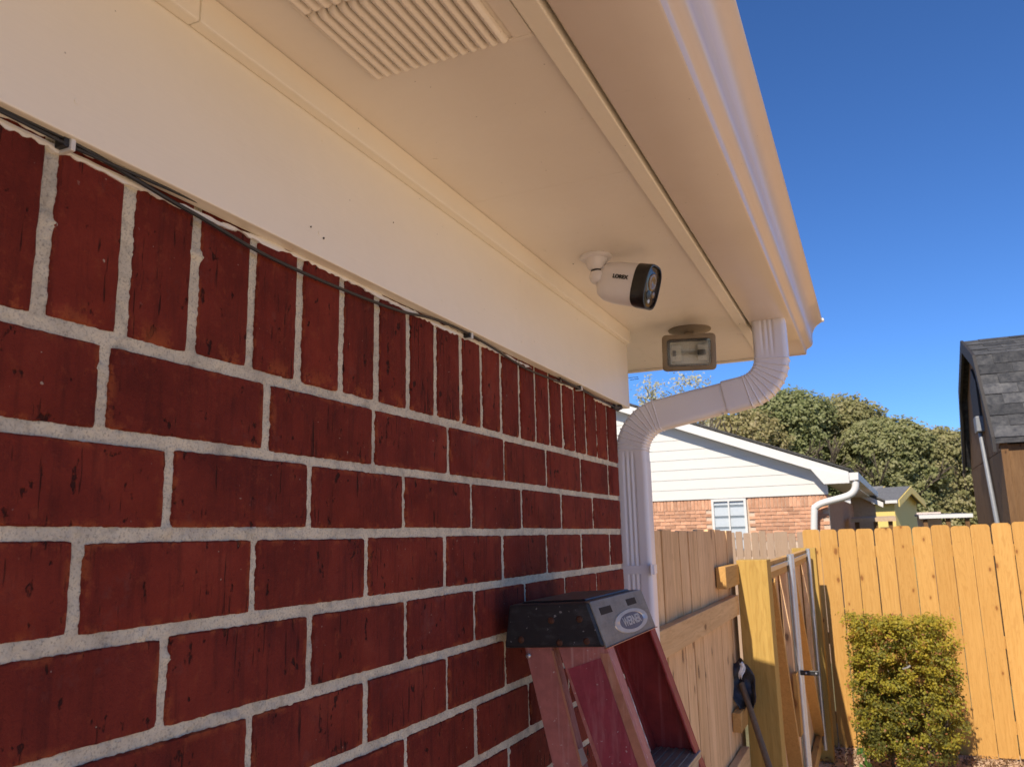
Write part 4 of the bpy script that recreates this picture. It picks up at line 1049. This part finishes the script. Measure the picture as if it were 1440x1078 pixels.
# yellow sheds and low roofs far behind
def wbox(p0, p1, Y, dep):  # pixel rectangle -> front box at distance Y
    a = at(*p0, Y); b = at(*p1, Y); return a.x, b.x, b.z, a.z
def small_house(name, label, cat, Y, dep, xL, xR, zt_eave, ridge, wallm, roofm, grp=None, door=True):
    xa, xb = at(xL, 720, Y).x, at(xR, 720, Y).x; ze = at((xL+xR)/2, zt_eave, Y).z; zr_ = at((xL+xR)/2, ridge, Y+dep/2).z
    o = thing(name, label, cat, ((xa+xb)/2, Y+dep/2, GZ), grp)
    part('wall', MB().prism([(Y,GZ),(Y+dep,GZ),(Y+dep,ze),(Y+dep/2,zr_-.12),(Y,ze)], xa, xb, axis=0), M[wallm], o)
    part('roof', MB().prism([(Y-.25,ze-.10),(Y-.25,ze-.02),(Y+dep/2,zr_),(Y+dep+.25,ze-.02),(Y+dep+.25,ze-.10),(Y+dep/2,zr_-.10)], xa-.22, xb+.22, axis=0), M[roofm], o)
    part('eave_trim', MB().box(xa-.2, xb+.2, Y-.29, Y-.255, ze-.13, ze-.03), M['white'], o)
    part('rake_trim', MB().prism([(Y-.25,ze-.26),(Y-.25,ze-.03),(Y+dep/2,zr_-.02),(Y+dep+.25,ze-.03),(Y+dep+.25,ze-.26),(Y+dep/2,zr_-.27)], xb+.225, xb+.26, axis=0), M[wallm], o)
    if door:
        part('vent', MB().box(xa+.12, xa+.42, Y-.03, Y-.002, ze-1.35, ze-.95), M['shedtrim'], o)
        part('door', MB().box(xa+.5, xb-.25, Y-.02, Y-.002, GZ+.1, ze-1.6), M['white'], o)
    return o
ys_ = small_house('yellow_shed', 'small bright yellow shed with grey roof in front of the trees', 'shed', 32, 2.6, 1248, 1277, 702, 684, 'yellow', 'greyroof'); ys_.rotation_euler.z = math.radians(-18)
yc_ = small_house('yellow_cottage', 'yellow building with grey roof partly hidden left of the small yellow shed', 'house', 36, 3.2, 1205, 1240, 702, 684, 'yellow', 'greyroof', door=False); yc_.rotation_euler.z = math.radians(-18)
def slab_roof(name, label, cat, Y, dep, quad, wallpx, wallm, roofm, fasc='white'):
    xa, xb = at(quad[0],quad[2],Y).x, at(quad[1],quad[2],Y).x; z1 = at(quad[0],quad[2],Y).z; z0 = at(quad[0],quad[3],Y).z
    o = thing(name, label, cat, ((xa+xb)/2, Y+dep/2, GZ))
    part('roof', MB().prism([(Y,z1-.05),(Y,z1),(Y+dep,z1+.06),(Y+dep,z1+.01)], xa, xb, axis=0), M[roofm], o)
    part('fascia', MB().box(xa, xb, Y-.04, Y-.002, z0, z1+.004), M[fasc], o)
    for xx in (xa+.08, (xa+xb)/2, xb-.16): part('post', MB().box(xx, xx+.09, Y+.05, Y+.14, GZ, z1-.055), M['shedwood'], o)
    if wallpx: part('back_wall', MB().box(xa+.05, xa+(xb-xa)*wallpx, Y+dep-.15, Y+dep-.05, GZ, z1+.1), M[wallm], o)
    return o
slab_roof('patio_cover', 'low white-edged patio cover just above the pine fence near the shed', 'patio cover', 21, 2.4, (1292,1368,724,729), .55, 'pinkish', 'greyroof')
slab_roof('lean_to_roof', 'flat tan lean-to roof just above the fence below the yellow sheds', 'roof', 19.5, 1.6, (1196,1260,729,734), 0, 'tan', 'tan', 'tan')
# white raked porch gable next to the neighbour's eave
pg = thing('porch_roof', 'white raked porch roof edge with tan wall right of the neighbouring eave', 'porch', (at(1225,700,23).x, 24, GZ))
a, b = at(1208,692,23), at(1242,706,23); c_, d2 = at(1242,713,23), at(1208,698,23)
part('rake_board', MB().prism([(a.x,a.z),(b.x,b.z),(c_.x,c_.z),(d2.x,d2.z)], 23, 23.1), M['white'], pg)
part('roof', MB().prism([(a.x,a.z+.02),(b.x+.05,b.z+.02),(b.x+.05,b.z+.06),(a.x,a.z+.06)], 22.98, 26), M['roof'], pg)
part('wall', MB().prism([(at(1196,705,23).x,GZ),(at(1230,705,23).x,GZ),(at(1230,705,23).x,at(1230,709,23).z),(a.x,a.z-.05),(at(1196,705,23).x,a.z-.05)], 23.15, 25.9), M['tan'], pg)

# ------------------------------------------------------------------ trees
def oak(label, cx_px, top_px, rad_px, Y, seed, group='live oaks behind the houses', squash=.75, n=9000, name='oak_tree', mt='oak', ls=.15, low=0.0, dens=1.0):
    top = at(cx_px, top_px, Y); s = (at(cx_px+rad_px, 650, Y)-at(cx_px, 650, Y)).length; bx, by_ = top.x, Y
    H = top.z; R_ = s; o = thing(name, label, 'tree', (bx, by_, GZ), group)
    rr = random.Random(seed); r = np.random.default_rng(seed)
    mb = MB(); th = max(1.2, H*.32)
    trunk_r = .035*H
    mb.tube([(bx,by_,GZ-.1),(bx+.1,by_,th*.5),(bx+.05,by_+.1,th)], [trunk_r*1.3, trunk_r, trunk_r*.85], 10)
    tips = []
    for k in range(5):
        an = 2*math.pi*k/5+rr.random(); d = Vector((math.cos(an)*.8, math.sin(an)*.8, rr.uniform(.5,1.0)))
        tips += limbs(mb, (bx+.05,by_+.1,th*.95), d, (H-th)*.30, trunk_r*.45, 3, rr, .6)
    part('trunk', mb, M['bark'], o, True)
    # crown: irregular lobes, each lobe a set of leaf sprays with gaps between
    cz_ = H-R_*squash; lob = []
    for k in range(34):
        v = r.normal(size=3); v /= np.linalg.norm(v); q = .42+.58*r.random()
        lob.append((np.array((bx,by_,cz_))+v*np.array((R_,R_*.8,R_*squash))*q, R_*(.14+.22*r.random())))
    if low:
        for k in range(34):
            lob.append((np.array((bx+r.uniform(-R_,R_), by_+r.uniform(-R_,R_)*.6, r.uniform(1.2, cz_))), R_*(.25+.2*r.random())))
    P = []; T = []; Nn = []
    def spray(c, v, lr, m_, k):
        P.append(c+r.normal(size=(m_,3))*lr*np.array((k,k,k*.7))); T.append(np.full(m_, .25+.55*r.random())+r.normal(size=m_)*.12); Nn.append(np.repeat(v[None], m_, 0))
    for c, lr in lob:
        ns = int(26*dens)+4
        for j in range(ns):
            v = r.normal(size=3); v /= np.linalg.norm(v)
            spray(c+v*lr*(.45+.6*r.random()), v, lr, max(4, int(.5*n/len(lob)/ns)), .20)
    if low:      # loose sprays all over the crown, so that no lobe reads as a ball
        for j in range(1700):
            v = r.normal(size=3); v /= np.linalg.norm(v); v[1] = -abs(v[1]) if r.random() < .7 else v[1]
            q = (.66+.46*r.random()**2); zz_ = cz_+v[2]*R_*squash*q
            if v[2] < 0: zz_ = cz_ - r.random()*(cz_-1.5)
            spray(np.array((bx+v[0]*R_*q*1.08, by_+v[1]*R_*.85*q, zz_)), v, R_*.3, max(4, int(.5*n/1700)), .24)
    P = np.concatenate(P); T = np.concatenate(T); Nn = np.concatenate(Nn)
    add_mesh('crown', leaf_mesh('crown', P-np.array(o.location), ls, M[mt], T, .6, .2, seed, Nn - np.array(SUN)*.9, 1.4), o, None)
    return o
oaks = [('live oak crown rising just right of the white downspout elbow', 1030, 582, 66, 44, 21),
 ('tallest round live oak behind the peak of the neighbouring rake', 1100, 553, 62, 46, 22),
 ('live oak with pale brownish crown above the neighbouring gutter', 1178, 562, 60, 48, 23),
 ('broad live oak directly above the small yellow shed', 1243, 592, 62, 46, 24),
 ('live oak between the yellow shed and the brown shed', 1306, 606, 58, 47, 25),
 ('live oak touching the left edge of the brown shed', 1356, 622, 46, 50, 26),
 ('dark low oak behind the brown shed wall', 1420, 640, 60, 52, 27)]
for (lb, a, b, c, Y, sd_) in oaks: oak(lb, a, b, c, Y, sd_, low=1.0, n=60000, ls=.095)
oak('pale yellow-green budding tree in the gap between eave and downspout', 945, 522, 62, 30, 41, None, 1.0, 1500, 'budding_tree', 'spring', .05, 0, .8)
